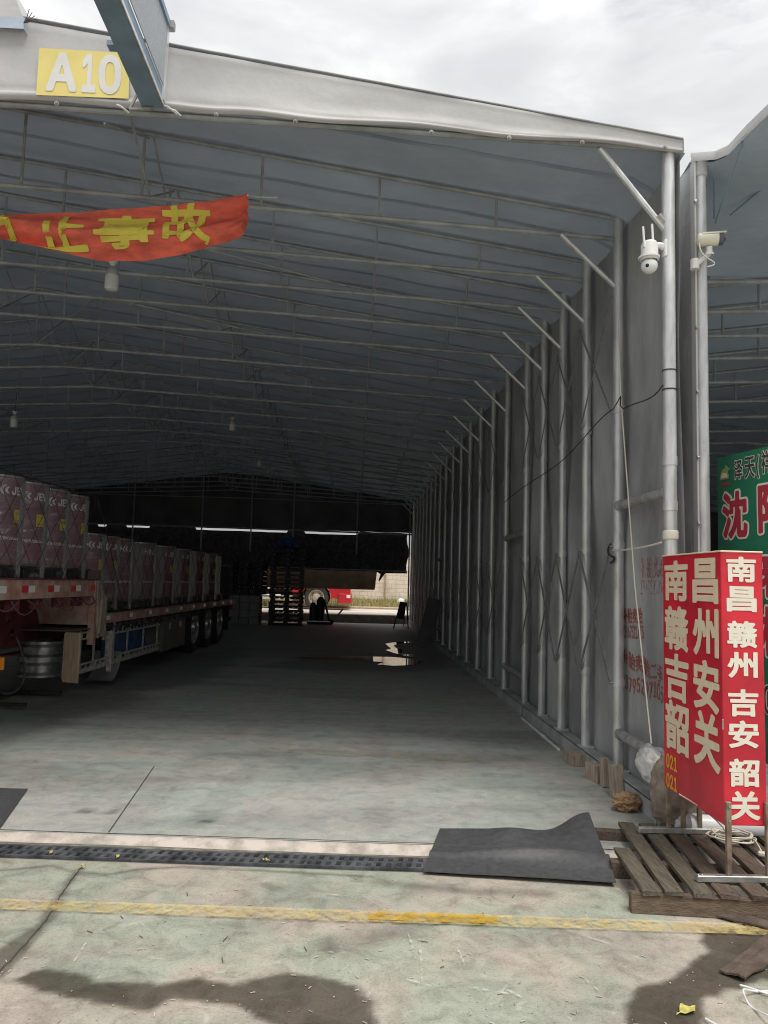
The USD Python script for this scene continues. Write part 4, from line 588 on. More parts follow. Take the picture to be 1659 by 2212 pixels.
# ridge hood over the middle of the gable
y = 4.85; q = [gy(50, 65, y), gy(31, 0, y)]; dx, dz = q[1][0] - q[0][0], q[1][2] - q[0][2]
xa, za, xb, zb = q[0][0], q[0][2], q[0][0] + dx * 1.6, q[0][2] + dz * 1.6
hd = MB().prism(Polygon([(xa, za + .075), (xb, zb), (-9.0 - xb, zb), (-9.0 - xa, za + .075)]), 0, 1, lambda v: np.stack([v[:, 0], y - .0 + v[:, 2] * 1.0, v[:, 1]], -1))
rh = obj("ridge_hood", hd, "canvas_out", shed)
hm = MB()
P = [[(x, y - .012 + .012 * noise([[x, zz, 0]], 4)[0], za + zz) for zz in (0, .02, .05, .08)] for x in np.linspace(-9.0 - xa, xa + .01, 60)]
hm.grid(P); hm.grid([[(xa + .01, y - .012 + s * .3, za + zz) for zz in (0, .08)] for s in np.linspace(0, 1, 4)]); obj("hood_hem", hm, "canvas_roof", rh, smooth=True)
# closed back with a slit of daylight, torn lower curtain, brown tarpaulin
yb = 28.42
P = [[(x, yb + .05 * noise([[x, z * .4, 0]], 2.2, 31)[0], z) for z in np.linspace(3.36, float(ztop(x)) + .06, 8)] for x in np.concatenate([np.linspace(XL, XM, 40), np.linspace(XM, XR, 50)[1:]])]
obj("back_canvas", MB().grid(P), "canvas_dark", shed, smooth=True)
obj("back_rail", MB().tube([(XL, yb - .06, 3.37), (-4, yb - .06, 3.35), (XR, yb - .06, 3.30)], .03, 8), "truss_steel", shed, smooth=40)
def lower(x): return 1.90 - .05 * sstep(x, .9, 1.5) + .07 * noise([[x, 0, 0]], 2.6, 33)[0] - .10 * math.exp(-((x - .93) / .12) ** 2)
P = []
for x in np.linspace(XL, 1.93, 150):
    zt = (3.25 if any(a < x < b for a, b in ((-9.5, -9.2), (-8.46, -7.6), (-5.94, -2.54), (-1.94, .05))) else 3.39) - .006 * (x + 4) + (0.03 * noise([[x, 4, 0]], 1.5)[0]); zl = lower(x) if x > -3.4 else .1
    P.append([(x + .02 * noise([[x, z, 3]], 3)[0], yb + .08 + .14 * noise([[x, z, 0]], 3.0, 34, 4)[0] * (1.2 - (z - zl) / (zt - zl)), z) for z in np.linspace(zl, zt, 22)])
P = np.array(P); P[-18:, :, 0] -= (np.sin(np.linspace(0, 9, 22)) * .04 + .03)[None] * np.linspace(0, 1, 18)[:, None]
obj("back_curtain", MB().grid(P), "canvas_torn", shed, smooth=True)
obj("torn_strip", MB().grid([[(.94 + s * (.05 + .14 * k) - .1 * (1 - k), yb + .1, 1.9 - .34 * (1 - k)) for s in (0, .5, 1)] for k in np.linspace(0, 1, 7)]), "canvas_torn", shed)
obj("curtain_rail", MB().tube([(XL, yb - .02, 1.98), (0.2, yb - .02, 1.95), (1.9, yb - .02, 1.93)], .02, 6), "truss_steel", shed, smooth=40)
P = [[(x + (.05 * (z - 1.2)) * (1 if x > 0 else 0) * 2, yb + .35 + .05 * noise([[x, z, 0]], 2.5, 37)[0], z) for z in np.linspace(1.22, 2.1, 8)] for x in np.linspace(-3.3, .72, 50)]
obj("hanging_tarpaulin", MB().grid(P), "canvas_brown", shed, smooth=True, label="brown tarpaulin hanging lowest at the back opening")
for x in (-8.2, -5.7, -3.9, -2.35, 0.0, 1.95): obj("back_post", MB().tube([(x, yb - .05, .0 if x in (-8.2, 1.95) else 2.5), (x, yb - .05, float(ztop(x)))], .028, 8), "truss_steel", shed, smooth=40)
for z in (4.45,): obj("back_girt", MB().tube([(XL, yb - .05, z), (XM, yb - .05, z + .02), (XR, yb - .05, z - .05)], .018, 6), "truss_steel", shed, smooth=40)
# writing on the side canvas
def on_wall(y, z, off=.004): return np.stack([XR + wall_off(y, z) - off, y, z], -1)
def wall_text(style, s, px0, py0, px1, py1, m, hpx, jitter=0, wide=1.0):
    a, b = gx(px0, py0, XR + .09), gx(px1, py1, XR + .09); h = hpx * np.linalg.norm(gx(px0, py0, XR + .09) - gx(px0, py0 - 1, XR + .09))
    g, w = text(style, s, h); k = (a[1] - b[1]) / w; slope = (b[2] - a[2]) / (a[1] - b[1])
    g = affinity.scale(g, k, 1, origin=(0, 0))
    def fn(v):
        y = a[1] - v[:, 0]; z = a[2] + v[:, 1] + slope * v[:, 0] + (jitter * np.sin(v[:, 0] * 23) if jitter else 0)
        return on_wall(y, z, .004 + v[:, 2])
    return obj("scrawl", MB().prism(g.segmentize(.05), 0, .001, fn), m, shed)
wall_text("r", "补胎卖胎", 1356, 1343, 1391, 1344, "scrawl", 25)
wall_text("d", "13967521773", 1354, 1378, 1392, 1380, "scrawl", 26)
wall_text("r", "补胎卖胎二手", 1352, 1430, 1431, 1478, "scrawl", 27, .012)
wall_text("d", "13795297105", 1349, 1488, 1434, 1516, "scrawl", 30, .012)
wall_text("r", "补胎卖胎", 1390, 1244, 1436, 1243, "scrawl_faint", 34)
wall_text("d", "13795297105", 1388, 1284, 1440, 1284, "scrawl_faint", 30)

# ================================================================ overhead beam frame running out over the yard
gan = thing("overhead_frame", "blue grey steel beam with mesh panel running out overhead beside the A10 panel", "awning frame", (-1.41, 4.86, 4.6))
c = MB(); c.b2((-1.50, -1.0, 4.575), (-1.36, 4.86, 4.585)); c.b2((-1.50, -1.0, 4.585), (-1.494, 4.86, 4.66)); c.b2((-1.366, -1.0, 4.585), (-1.36, 4.86, 4.69))
obj("bottom_beam", c, "blue_steel", gan)
obj("lip", MB().b2((-1.358, -1.0, 4.575), (-1.350, 4.86, 4.60)), "galvanised", gan)
mat("mesh_panel", (0.40, 0.43, 0.46), 0.8, var=0.12, scale=30, stretch=(1, 3, 3), bump=0.3, bscale=300)
obj("mesh_panel", MB().b2((-1.356, -1.0, 4.695), (-1.350, 4.80, 5.12)), "mesh_panel", gan)
obj("top_rail", MB().b2((-1.372, -1.0, 5.122), (-1.335, 4.84, 5.165)), "blue_steel", gan)
obj("upright", MB().b2((-1.372, 4.80, 4.60), (-1.345, 4.845, 5.12)), "galvanised", gan)
obj("rail_cap", MB().cbox((-1.35, 4.85, 5.15), (.075, .05, .06), .006), "galv_dusty", gan)
b = MB(); q = [gy(*p, 4.84) for p in ((300, 197), (280, 236), (332, 236))]; b.beam(q[0], q[1], .014, .014); b.beam(q[1], q[2], .018, .014); obj("corner_bracket", b, "galv_dusty", gan)
obj("lug", MB().b2((-1.555, 4.3, 4.60), (-1.502, 4.36, 4.63)), "blue_steel", gan)
# a dry weed growing on the gable
tw = MB(); o = gy(51, 50, 4.83)
for k in range(5): a = .3 + .5 * k; tw.tube([o, o + (.02 + .012 * k, 0, .05 - .008 * k), o + (.03 + .02 * k, 0, .10 - .022 * k)], .003, 4)
mat("dry_weed", (0.10, 0.085, 0.06), 0.9)
tag(obj("dry_weed", tw, "dry_weed"), "tiny dry weed sprouting on the roof edge beside the ridge hood", "weed")

# ================================================================ the shed next door
NX, NY, NR = 2.34, 5.1, 14.0
nb = thing("canopy_shed", "neighbouring blue grey canopy shed at the right edge with a folded raised awning", "canopy shed", (NX, NY, 0))
Yg, Zg = np.meshgrid(np.linspace(NY - .02, 28.4, 130), np.linspace(.03, 4.5, 20), indexing="ij"); p = np.stack([Yg, Zg, 0 * Yg], -1)
obj("side_canvas", MB().grid(np.stack([NX - .055 + .03 * noise(p * (1.5, .3, 1), 1.4, 41), Yg, Zg], -1)), "canvas_wall", nb, smooth=True)
ne = MB().b2((NX - .06, NY - .045, .02), (NX - .048, NY + .02, 4.53)); obj("canvas_edge", ne, "canvas_out", nb)
for z in np.linspace(.6, 4.2, 9): obj("edge_bolt", MB().sphere((NX - .056, NY - .052, z), .013, 1), "bolt_steel", nb)
zt = lambda x: 4.50 + .142 * (x - NX)
n = obj("post", MB().tube([(NX, NY, 0), (NX, NY, 4.5)], .042, 14), "galvanised", nb, smooth=40); obj("corner_wrap", MB().lathe([(.043, 0), (.052, .01), (.05, .07), (.06, .14), (.03, .16)], 12, (NX, NY, 4.40)), "canvas_out", n, smooth=True)
for i, y in enumerate([6.8, 7.6, 8.4, 9.3, 10.5, 11.7, 12.9, 14.2, 15.5, 16.8, 18.2, 19.6, 21, 22.5, 24, 25.6, 27.2]):
    obj("post", MB().tube([(NX + .02, y, .02), (NX + .02, y, 4.45)], .038, 8), "truss_steel", nb, smooth=40)
    t = obj("roof_truss", MB().tube([(NX, y, 4.32), (8, y, 4.60), (NR, y, 4.32)], .026, 8), "truss_steel", nb, smooth=40)
    obj("top_chord", MB().tube([(NX, y, 4.48), (8, y, 5.27), (NR, y, 4.48)], .021, 8), "truss_steel", t, smooth=40)
    for x in (3.2 + .07 * (i % 3), 4.1, 5.0, 5.9): obj("strut", MB().tube([(x, y, 4.32 + .05 * (x - NX)), (x, y, zt(x))], .015, 6), "truss_steel", t, smooth=40)
    obj("knee_brace", MB().tube([(NX, y, 3.92), (NX + .46, y, 4.35)], .02, 8), "galv_dusty", nb, smooth=40)
P = [[(x, y, 4.53 + .142 * (min(x, 16 - x) - NX) - .03 * math.sin(math.pi * ((y - 5.1) % 1.15) / 1.15)) for y in np.linspace(NY - .05, 28.4, 90)] for x in np.linspace(NX - .06, NR, 24)]
obj("roof_canvas", MB().grid(P), "canvas_roof", nb, smooth=True)
obj("far_canvas", MB().b2((NX, 28.4, 0), (NR, 28.43, 4.6)), "canvas_dark", nb); obj("far_canvas", MB().b2((NR, NY, 0), (NR + .03, 28.4, 4.6)), "canvas_dark", nb)
# raised awning: its edge climbs towards the yard in three folds, blue canvas hanging below it
from scipy.interpolate import PchipInterpolator
E = np.array([gy(1492, 337, 5.08), gy(1545, 333, 4.98), gy(1572, 321, 4.86), gy(1613.5, 276, 4.55), gy(1658, 233, 4.3), gy(1730, 160, 3.9)])
_s = np.r_[0, np.cumsum(np.linalg.norm(np.diff(E, axis=0), axis=1))]; _q = np.linspace(0, _s[-1], 60); ES = np.stack([np.interp(_q, _s, E[:, k]) for k in range(3)], 1)
aw = obj("awning_canvas", MB().grid([[e + np.array([.9 * t + 2.6 * t * t, .3 * t, .34 * t + .5 * t * t]) + np.array([0, 0, .03 * noise([[t * 6, i * .15, 0]], 1.0, 45)[0]]) for t in np.linspace(0, 1.2, 14)] for i, e in enumerate(ES)]), "canvas_roof", nb, smooth=True)
obj("awning_hem", MB().grid([[e + (-.006, -.014, .014), e + (-.010, -.022, -.02), e + (.0, -.02, -.05)] for e in ES]), "canvas_out", aw, smooth=True)
# the blue gable canvas that hangs in folds from that edge back to the first frame
LO = np.array([(NX + .05, 6.77, 4.36), (NX + .3, 6.77, 4.38), (NX + .7, 6.77, 4.40), (NX + 1.2, 6.77, 4.42), (NX + 2.0, 6.77, 4.46), (NX + 3.2, 6.77, 4.52)])
_l = np.r_[0, np.cumsum(np.linalg.norm(np.diff(LO, axis=0), axis=1))]; LS = PchipInterpolator(_l, LO)(np.linspace(0, _l[-1], 60))
P = []
for i, (a, b) in enumerate(zip(ES, LS)):
    u = i / 59; row = []
    for s in np.linspace(0, 1, 24):
        q = (a + (.0, .02, -.035)) * (1 - s) + b * s
        f = .085 * math.sin(9 * u + 5.0 * s) * math.sin(math.pi * min(1, s * 1.3 + .05)) + .05 * noise([[u * 5, s * 4, 0]], 1.0, 47)[0]
        row.append(q + np.array([.3 * f, f + .10 * math.sin(math.pi * s), 0]))
    P.append(row)
obj("folded_canvas", MB().grid(P), "canvas_roof", aw, smooth=True)
for (a, ya), (b, yb_) in ((((1545, 482), 5.35), ((1604, 306), 4.7)), (((1577, 465), 5.6), ((1665, 392), 5.2)), (((1543, 383), 5.10), ((1543, 472), 5.5))):
    obj("awning_crease", MB().tube([gy(*a, ya - .05), gy(*b, yb_ - .05)], .006, 6), "blue_steel", aw, smooth=40)  # thin tubes added to draw crease lines of the folded canvas, no real rods
# ================================================================ the loaded trailer (frame: x out to its right side, y towards its rear, origin below the step of its deck)
TA = -0.031; TO = np.array([-3.30, 9.98, 0.0]); TR = rotz(TA)
def tw(x, y, z): return TO + TR @ np.array([x, y, z], float)
mat("deck_red", (0.16, 0.035, 0.04), 0.6, var=0.3, scale=6, bump=0.1)
mat("deck_rust", (0.42, 0.21, 0.165), 0.7, col2=(0.55, 0.41, 0.33), scale=5, bump=0.3, bscale=40, lo=.4, hi=.62)
mat("black_steel", (0.035, 0.034, 0.034), 0.6, var=0.4, scale=8)
mat("rubber", (0.03, 0.03, 0.03), 0.75, var=0.3, scale=12, bump=0.2)
mat("rim_steel", (0.60, 0.60, 0.58), 0.28, metal=0.9, var=0.25, scale=12)
mat("guard_alloy", (0.52, 0.50, 0.46), 0.5, metal=0.3, var=0.3, scale=14)
mat("plywood", (0.46, 0.33, 0.23), 0.8, var=0.25, scale=20, stretch=(4, 1, .3), bump=0.2)
mat("raw_wood", (0.36, 0.30, 0.235), 0.85, var=0.3, scale=14, stretch=(3, 3, .3), bump=0.3)
mat("rim_dull", (0.30, 0.30, 0.29), 0.36, metal=0.8, var=0.3, scale=12)
mat("blue_tarp", (0.03, 0.09, 0.24), 0.5, var=0.35, scale=9, bump=0.6, bscale=18)
mat("green_can", (0.02, 0.09, 0.07), 0.5, var=0.3)
mat("red_reflector", (0.62, 0.03, 0.05), 0.35, var=0.08)
mat("white_reflector", (0.82, 0.82, 0.77), 0.35, var=0.08)
mat("orange_lens", (0.75, 0.25, 0.02), 0.25, var=0.05)
mat("rope_dark", (0.045, 0.03, 0.035), 0.9, var=0.3)
mat("rope_purple", (0.14, 0.075, 0.10), 0.9, var=0.3)
mat("grey_plate", (0.11, 0.11, 0.11), 0.6, var=0.2)
trl = thing("flatbed_trailer", "step deck flatbed trailer with rust red side rails parked along the left of the shed", "trailer", TO, TA)
LEN = 9.7
def T(name, mb, m, parent=None, **k): return obj(name, mb, m, parent or trl, local=True, **k)
T("lower_deck", MB().b2((-2.45, .0, .93), (-.035, LEN, .985)), "black_steel")
T("upper_deck", MB().b2((-2.45, -3.6, 1.36), (-.035, .02, 1.425)), "black_steel")
lr = T("side_rail", MB().b2((-.035, .02, .865), (0, LEN, .995)), "deck_rust"); T("side_rail", MB().b2((-2.485, .02, .865), (-2.45, LEN, .995)), "deck_rust")
ur = T("side_rail", MB().b2((-.035, -3.6, 1.235), (0, -.02, 1.43)), "deck_rust"); T("side_rail", MB().b2((-2.485, -3.6, 1.235), (-2.45, -.02, 1.43)), "deck_rust")
for z in (1.425,): T("edge_angle", MB().b2((-.04, -3.6, z + .006), (.012, .05, z + .022)), "deck_red")
T("edge_angle", MB().b2((-.04, .05, .999), (.012, LEN, 1.012)), "black_steel")
for y in np.arange(-3.3, -.1, .62):
    T("reflector", MB().b2((.001, y, 1.30), (.004, y + .15, 1.37)), "red_reflector", ur); T("reflector", MB().b2((.001, y + .155, 1.30), (.004, y + .30, 1.37)), "white_reflector", ur)
for y in np.arange(.3, 9.4, .95):
    T("reflector", MB().b2((.001, y, .905), (.004, y + .12, .965)), "red_reflector", lr); T("reflector", MB().b2((.001, y + .124, .905), (.004, y + .27, .965)), "white_reflector", lr)
T("step_face", MB().b2((-2.45, -.02, .865), (-.04, .0, 1.36)), "deck_rust"); T("corner_post", MB().b2((-.06, -.055, .62), (.012, .03, 1.425)), "deck_rust")
for i, (dx, dy, z0, z1) in enumerate(((.03, .07, .70, 1.40), (.05, .15, .72, 1.30), (.045, .24, .66, 1.22), (.06, .02, .75, 1.18))):
    T("wood_stake", MB().beam((dx, dy, z0), (dx - .02, dy + .05 * (i - 1), z1), .05, .03, up=(1, 0, 0)), "raw_wood")
def web(x):
    b = m3.CrossSection([[(-3.6, 1.235), (-3.6, 1.0), (-2.2, .98), (-.9, .62), (9.6, .55), (9.6, .86), (0.0, .86), (-.25, 1.235)]])
    e = m3.Manifold.extrude(b, .03); hs = [m3.Manifold.cylinder(.2, .07, .07, 18).translate([y, z, -.1]) for y, z in ((-2.4, 1.10), (-1.9, 1.10), (-1.35, 1.06), (-.85, .98), (-1.25, .86), (-.7, .78))]
    e = e - m3.Manifold.batch_boolean(hs, m3.OpType.Add); me = e.to_mesh(); v = me.vert_properties
    return np.stack([x + v[:, 2], v[:, 0], v[:, 1]], -1), me.tri_verts
for x in (-.72, -1.80): T("main_beam", web(x), "deck_red"); T("beam_flange", MB().b2((x - .06, -.85, .535), (x + .09, 9.6, .552)), "deck_red")
for y in np.arange(-3.2, 9.5, .8): T("cross_member", MB().b2((-2.44, y, .80 if y > 0 else 1.25), (-.04, y + .05, .925 if y > 0 else 1.355)), "black_steel")
for y in list(np.arange(-3.3, -.1, .55)) + list(np.arange(.25, 6.0, .36)):
    z = 1.19 if y < 0 else .82
    mb = MB().b2((-.10, y, z - .07), (-.005, y + .012, z + .04)).b2((-.10, y + .12, z - .07), (-.005, y + .132, z + .04)).tube([(-.05, y - .02, z - .03), (-.05, y + .16, z - .03)], .034, 10)
    T("strap_winch", mb, "black_steel" if y > 0 else "deck_red")
for k in range(9):
    y = -3.0 + .36 * k; T("hanging_rope", MB().tube(catenary((.01, y, 1.22), (.01, y + .4 + .1 * (k % 3), 1.21), .04 + .05 * (k % 3), 9), .007, 5), "rope_purple")
for k in range(7): y = .1 + .55 * k; T("hanging_rope", MB().tube(catenary((.015, y, .86), (.02, y + .3, .85), .05 + .03 * (k % 2), 8), .007, 5), "rope_purple")
# landing gear, spare wheel on its carrier, side guards
for x in (-.55, -1.95): T("landing_leg", MB().b2((x - .06, -1.75, .22), (x + .06, -1.63, 1.24)).b2((x - .13, -1.82, .16), (x + .13, -1.56, .22)), "black_steel")
rim = [(.30, -.10), (.33, -.135), (.335, -.13), (.335, -.10), (.29, -.06), (.29, .04), (.335, .09), (.335, .13), (.30, .13), (.25, .05), (.10, .03), (.10, -.02), (.25, -.02)]
tyre = [(.335, -.12), (.40, -.15), (.47, -.145), (.505, -.11), (.51, -.06), (.503, -.055), (.51, -.05), (.51, .05), (.503, .055), (.51, .06), (.505, .11), (.47, .145), (.40, .15), (.335, .12)]
sp = thing("spare_wheel", "bare steel wheel rims lying flat in the carrier ahead of the side guard", "spare wheel", tw(-.46, -.42, .75), TA)
obj("rim", MB().lathe([(r * .80, z * .8) for r, z in rim], 30, (0, 0, -.16)), "rim_dull", sp, local=True, smooth=35); obj("rim", MB().lathe([(r * .80, z * .8) for r, z in rim], 30, (0, 0, -.37)), "rim_dull", sp, local=True, smooth=35)
T("spare_carrier", MB().b2((-1.3, -1.25, .03), (-.25, -1.2, .07)).b2((-1.3, -.3, .03), (-.25, -.25, .07)).b2((-.8, -1.25, .035), (-.75, -.25, .065)).b2((-1.3, -1.25, .03), (-1.26, -1.2, .6)).b2((-1.3, -.3, .03), (-1.26, -.25, .6)).xf(t=(0, 0, .0)), "black_steel")
def guard(y0, y1, z0, z1, x=-.06):
    s = MB().b2((x - .02, y0, z0 + .02), (x + .01, y1, z0 + .055))
    for z in (z0 + .0, z0 + .10, z1 - .11, z1 - .03): s.b2((x - .015, y0, z), (x + .012, y1, z + .022))
    g = T("side_guard", s, "guard_alloy")
    for y in np.linspace(y0, y1 - .05, 4): T("upright", MB().b2((x - .03, y, z0 - .01), (x - .016, y + .05, z1)), "guard_alloy", g)
    for y in np.arange(y0 + .12, y1 - .05, .17):
        T("slat", MB().beam((x - .002, y, z0 + .015), (x - .002, y + .04, z0 + .105), .022, .012, up=(1, 0, 0)), "guard_alloy", g); T("slat", MB().beam((x - .002, y, z1 - .10), (x - .002, y + .04, z1 - .02), .022, .012, up=(1, 0, 0)), "guard_alloy", g)
guard(-.70, .75, .28, .80); guard(.81, 3.15, .28, .80)
T("guard_board", MB().cbox((.03, -.74, .53), (.03, .22, .58), .004, az=1.2), "plywood")
T("guard_post", MB().b2((-.075, .74, .2), (-.01, .825, .94)), "guard_alloy")
T("walk_plate", MB().b2((-.95, -.55, .815), (-.02, .5, .83)), "grey_plate"); T("walk_plate", MB().b2((-.95, .6, .815), (-.02, 2.8, .83)), "grey_plate")
P = [[(-.22 + .06 * noise([[y, z, 0]], 4, 51)[0], y, z) for z in np.linspace(.36, .74, 8)] for y in np.linspace(.95, 3.0, 40)]
T("blue_tarpaulin", MB().grid(P), "blue_tarp", smooth=True); T("green_can", MB().lathe([(.0, .33), (.09, .33), (.1, .35), (.1, .52), (.05, .58), (0, .58)], 16, (-.3, -.1, 0)), "green_can", smooth=40)
a = np.linspace(-1.5, .1, 12); P = [[(x, .80 + .36 * math.cos(t), .40 + .34 * math.sin(t)) for x in (-.38, -.02)] for t in a]
mat("fender_grey", (0.26, 0.26, 0.26), 0.6)
T("curved_plate", MB().grid(P), "fender_grey", smooth=True)
T("tool_box", MB().cbox((-.22, 4.0, .53), (.40, 1.5, .60), .02), "grey_plate"); T("box_latch", MB().b2((-.02, 3.6, .60), (-.005, 3.68, .70)).b2((-.02, 4.3, .60), (-.005, 4.38, .70)), "bolt_steel")
def wheel(loc, az, parent_fn, dual=True):
    w = parent_fn("wheel", MB().lathe(tyre, 32, (0, 0, 0), "x").xf(rotz(az), loc), "rubber", smooth=35)
    parent_fn("rim", MB().lathe([(r, z * (1 if True else 1)) for r, z in [(.335, .125), (.32, .135), (.30, .11), (.285, .05), (.22, .075), (.15, .10), (.13, .15), (.08, .18), (.0, .185)]], 28, (0, 0, 0), "x").xf(rotz(az), loc), "rim_steel", w, smooth=35)
    nut = MB()
    for k in range(10): a = k * math.pi / 5; nut.lathe([(0, .045), (.018, .045), (.018, .0)], 6, (0, .165 * math.cos(a), .165 * math.sin(a)), "x") if False else nut.tube([(.0, .165 * math.cos(a), .165 * math.sin(a)), (.04, .165 * math.cos(a), .165 * math.sin(a))], .016, 6)
    parent_fn("wheel_nuts", nut.xf(rotz(az), loc), "bolt_steel", w, kind="stuff")
for y in (5.8, 7.0, 8.2):
    for x in (-.22, -2.24): wheel((x, y, .51), 0 if x > -1 else math.pi, T)
    for x in (-.56, -1.9): T("inner_wheel", MB().lathe(tyre, 24, (x, y, .51), "x"), "rubber", smooth=35)
    T("axle", MB().tube([(-2.2, y, .51), (-.25, y, .51)], .06, 10), "black_steel")
T("mud_flap", MB().b2((-.62, 5.30, .18), (-.06, 5.315, .85)), "rubber"); T("mud_flap", MB().b2((-.62, 9.1, .25), (-.06, 9.115, .85)), "rubber")
T("tail_lamp", MB().cbox((-.25, LEN + .02, .78), (.35, .05, .10), .01), "red_reflector"); T("rear_bumper", MB().b2((-2.4, LEN - .1, .45), (-.1, LEN, .55)), "black_steel")

# ================================================================ the tractor unit, almost wholly left of the picture
trk = thing("truck_tractor", "dark tractor unit at the left edge with an orange lamp on its rear corner", "truck", tw(-1.24, -4.5, 0), TA)
def K(name, mb, m, parent=None, **k): return obj(name, mb.xf(TR, TO + TR @ np.array([0, .55, 0])) if isinstance(mb, MB) else mb, m, parent or trk, **k)
for x in (-.86, -1.62): K("chassis_rail", MB().b2((x - .04, -8.6, .70), (x + .04, -2.35, .95)), "black_steel")
for x in (-.32, -2.16): wheel((x, -3.55, .51), 0 if x > -1 else math.pi, K); wheel((x, -7.6, .51), 0 if x > -1 else math.pi, K)
for x0 in (-.62, -2.4):
    P = [[(x, -3.55 + .66 * math.cos(t), .51 + .66 * math.sin(t)) for x in (x0, x0 + .58)] for t in np.linspace(-.1, math.pi + .1, 16)]
    K("mudguard", MB().grid(P), "black_steel", smooth=True)
    K("mud_flap", MB().b2((x0, -2.885, .12), (x0 + .58, -2.87, .56)), "rubber")
K("marker_lamp", MB().cbox((-.03, -2.86, .62), (.05, .03, .12), .006), "orange_lens"); K("lamp_bracket", MB().b2((-.06, -2.88, .25), (-.045, -2.86, .85)).b2((-.3, -2.88, .70), (-.045, -2.86, .73)), "black_steel")
K("hose_loop", MB().tube(smooth_path([(-.05, -2.55, .86), (.0, -2.45, .6), (-.02, -2.4, .38), (-.05, -2.55, .30), (-.2, -2.6, .32)], 6), .012, 6), "black_steel", smooth=True)
K("fifth_wheel", MB().cbox((-1.24, -3.3, 1.08), (.9, .9, .08), .02), "black_steel")
K("cab", MB().cbox((-1.24, -7.3, 1.95), (2.4, 2.2, 2.3), .12), "deck_red"); K("windscreen", MB().cbox((-1.24, -8.41, 2.25), (2.1, .03, .9), .01), "black_steel"); K("side_window", MB().cbox((-.035, -7.7, 2.25), (.02, .9, .7), .005), "black_steel"); K("bumper", MB().cbox((-1.24, -8.5, .62), (2.4, .25, .5), .05), "deck_red")

# ================================================================ drums, pallets and film
mat("drum_maroon", (0.25, 0.12, 0.145), 0.22, var=0.15, scale=8, spec=0.7)
mat("drum_rim", (0.46, 0.45, 0.45), 0.35, metal=0.5, var=0.2)
mat("gold_band", (0.66, 0.44, 0.20), 0.5, var=0.1)
mat("sticker_yellow", (0.78, 0.66, 0.02), 0.5, var=0.06)
mat("sticker_print", (0.40, 0.30, 0.02), 0.6)
mat("print_white", (0.78, 0.78, 0.78), 0.5, var=0.03)
mat("pallet_black", (0.035, 0.035, 0.037), 0.5, var=0.2)
mat("carton_brown", (0.36, 0.22, 0.13), 0.8, var=0.2, scale=7)
mat("carton_olive", (0.22, 0.23, 0.11), 0.8, var=0.25, scale=9)
mat("carton_grey", (0.30, 0.30, 0.30), 0.8, var=0.15, scale=7)
mat("tape", (0.45, 0.36, 0.22), 0.3, var=0.1)
MATS["film"] = usdkit.material(stage, "/World/Looks/film", {
    "g": ("geometry", {}), "mp": ("mapping", {"scale": (1, 1, 4.0)}), "n": ("noise_texture", {"scale": 4.5, "detail": 6.0, "roughness": 0.6, "distortion": 0.8}),
    "r": ("rgb_ramp", {"ramp": [(0.36, (0.03, 0.03, 0.03)), (0.52, (0.11, 0.11, 0.11)), (0.60, (0.28, 0.28, 0.28)), (0.68, (0.6, 0.6, 0.6))]}),
    "n2": ("noise_texture", {"scale": 7.0, "detail": 5.0, "distortion": 1.2}), "b": ("bump", {"strength": 1.0, "distance": 0.035}),
    "fr": ("fresnel", {"IOR": 1.16}), "ad": ("math", {"math_type": "add", "use_clamp": True}), "d": ("diffuse_bsdf", {"color": (0.45, 0.45, 0.46)}), "gl": ("glossy_bsdf", {"color": (0.9, 0.9, 0.9), "roughness": 0.14}), "m2": ("mix_closure", {"fac": 0.70}),
    "t": ("transparent_bsdf", {"color": (0.96, 0.96, 0.97)}), "m": ("mix_closure", {})},
    [("g.position", "mp.vector"), ("mp.vector", "n.vector"), ("mp.vector", "n2.vector"), ("n.fac", "r.fac"), ("n2.fac", "b.height"), ("b.normal", "gl.normal"), ("d.BSDF", "m2.closure1"), ("gl.BSDF", "m2.closure2"),
     ("r.color", "ad.value1"), ("fr.fac", "ad.value2"), ("ad.value", "m.fac"), ("t.BSDF", "m.closure1"), ("m2.closure", "m.closure2")], surface="m.closure")
RD, HD = 0.284, 0.90
def on_drum(v, lift=.002):   # x = arc length round the drum from its front, y = height
    a = -math.pi / 2 + v[:, 0] / RD; r = RD + lift + v[:, 2]
    return np.stack([r * np.cos(a), r * np.sin(a), v[:, 1]], -1)
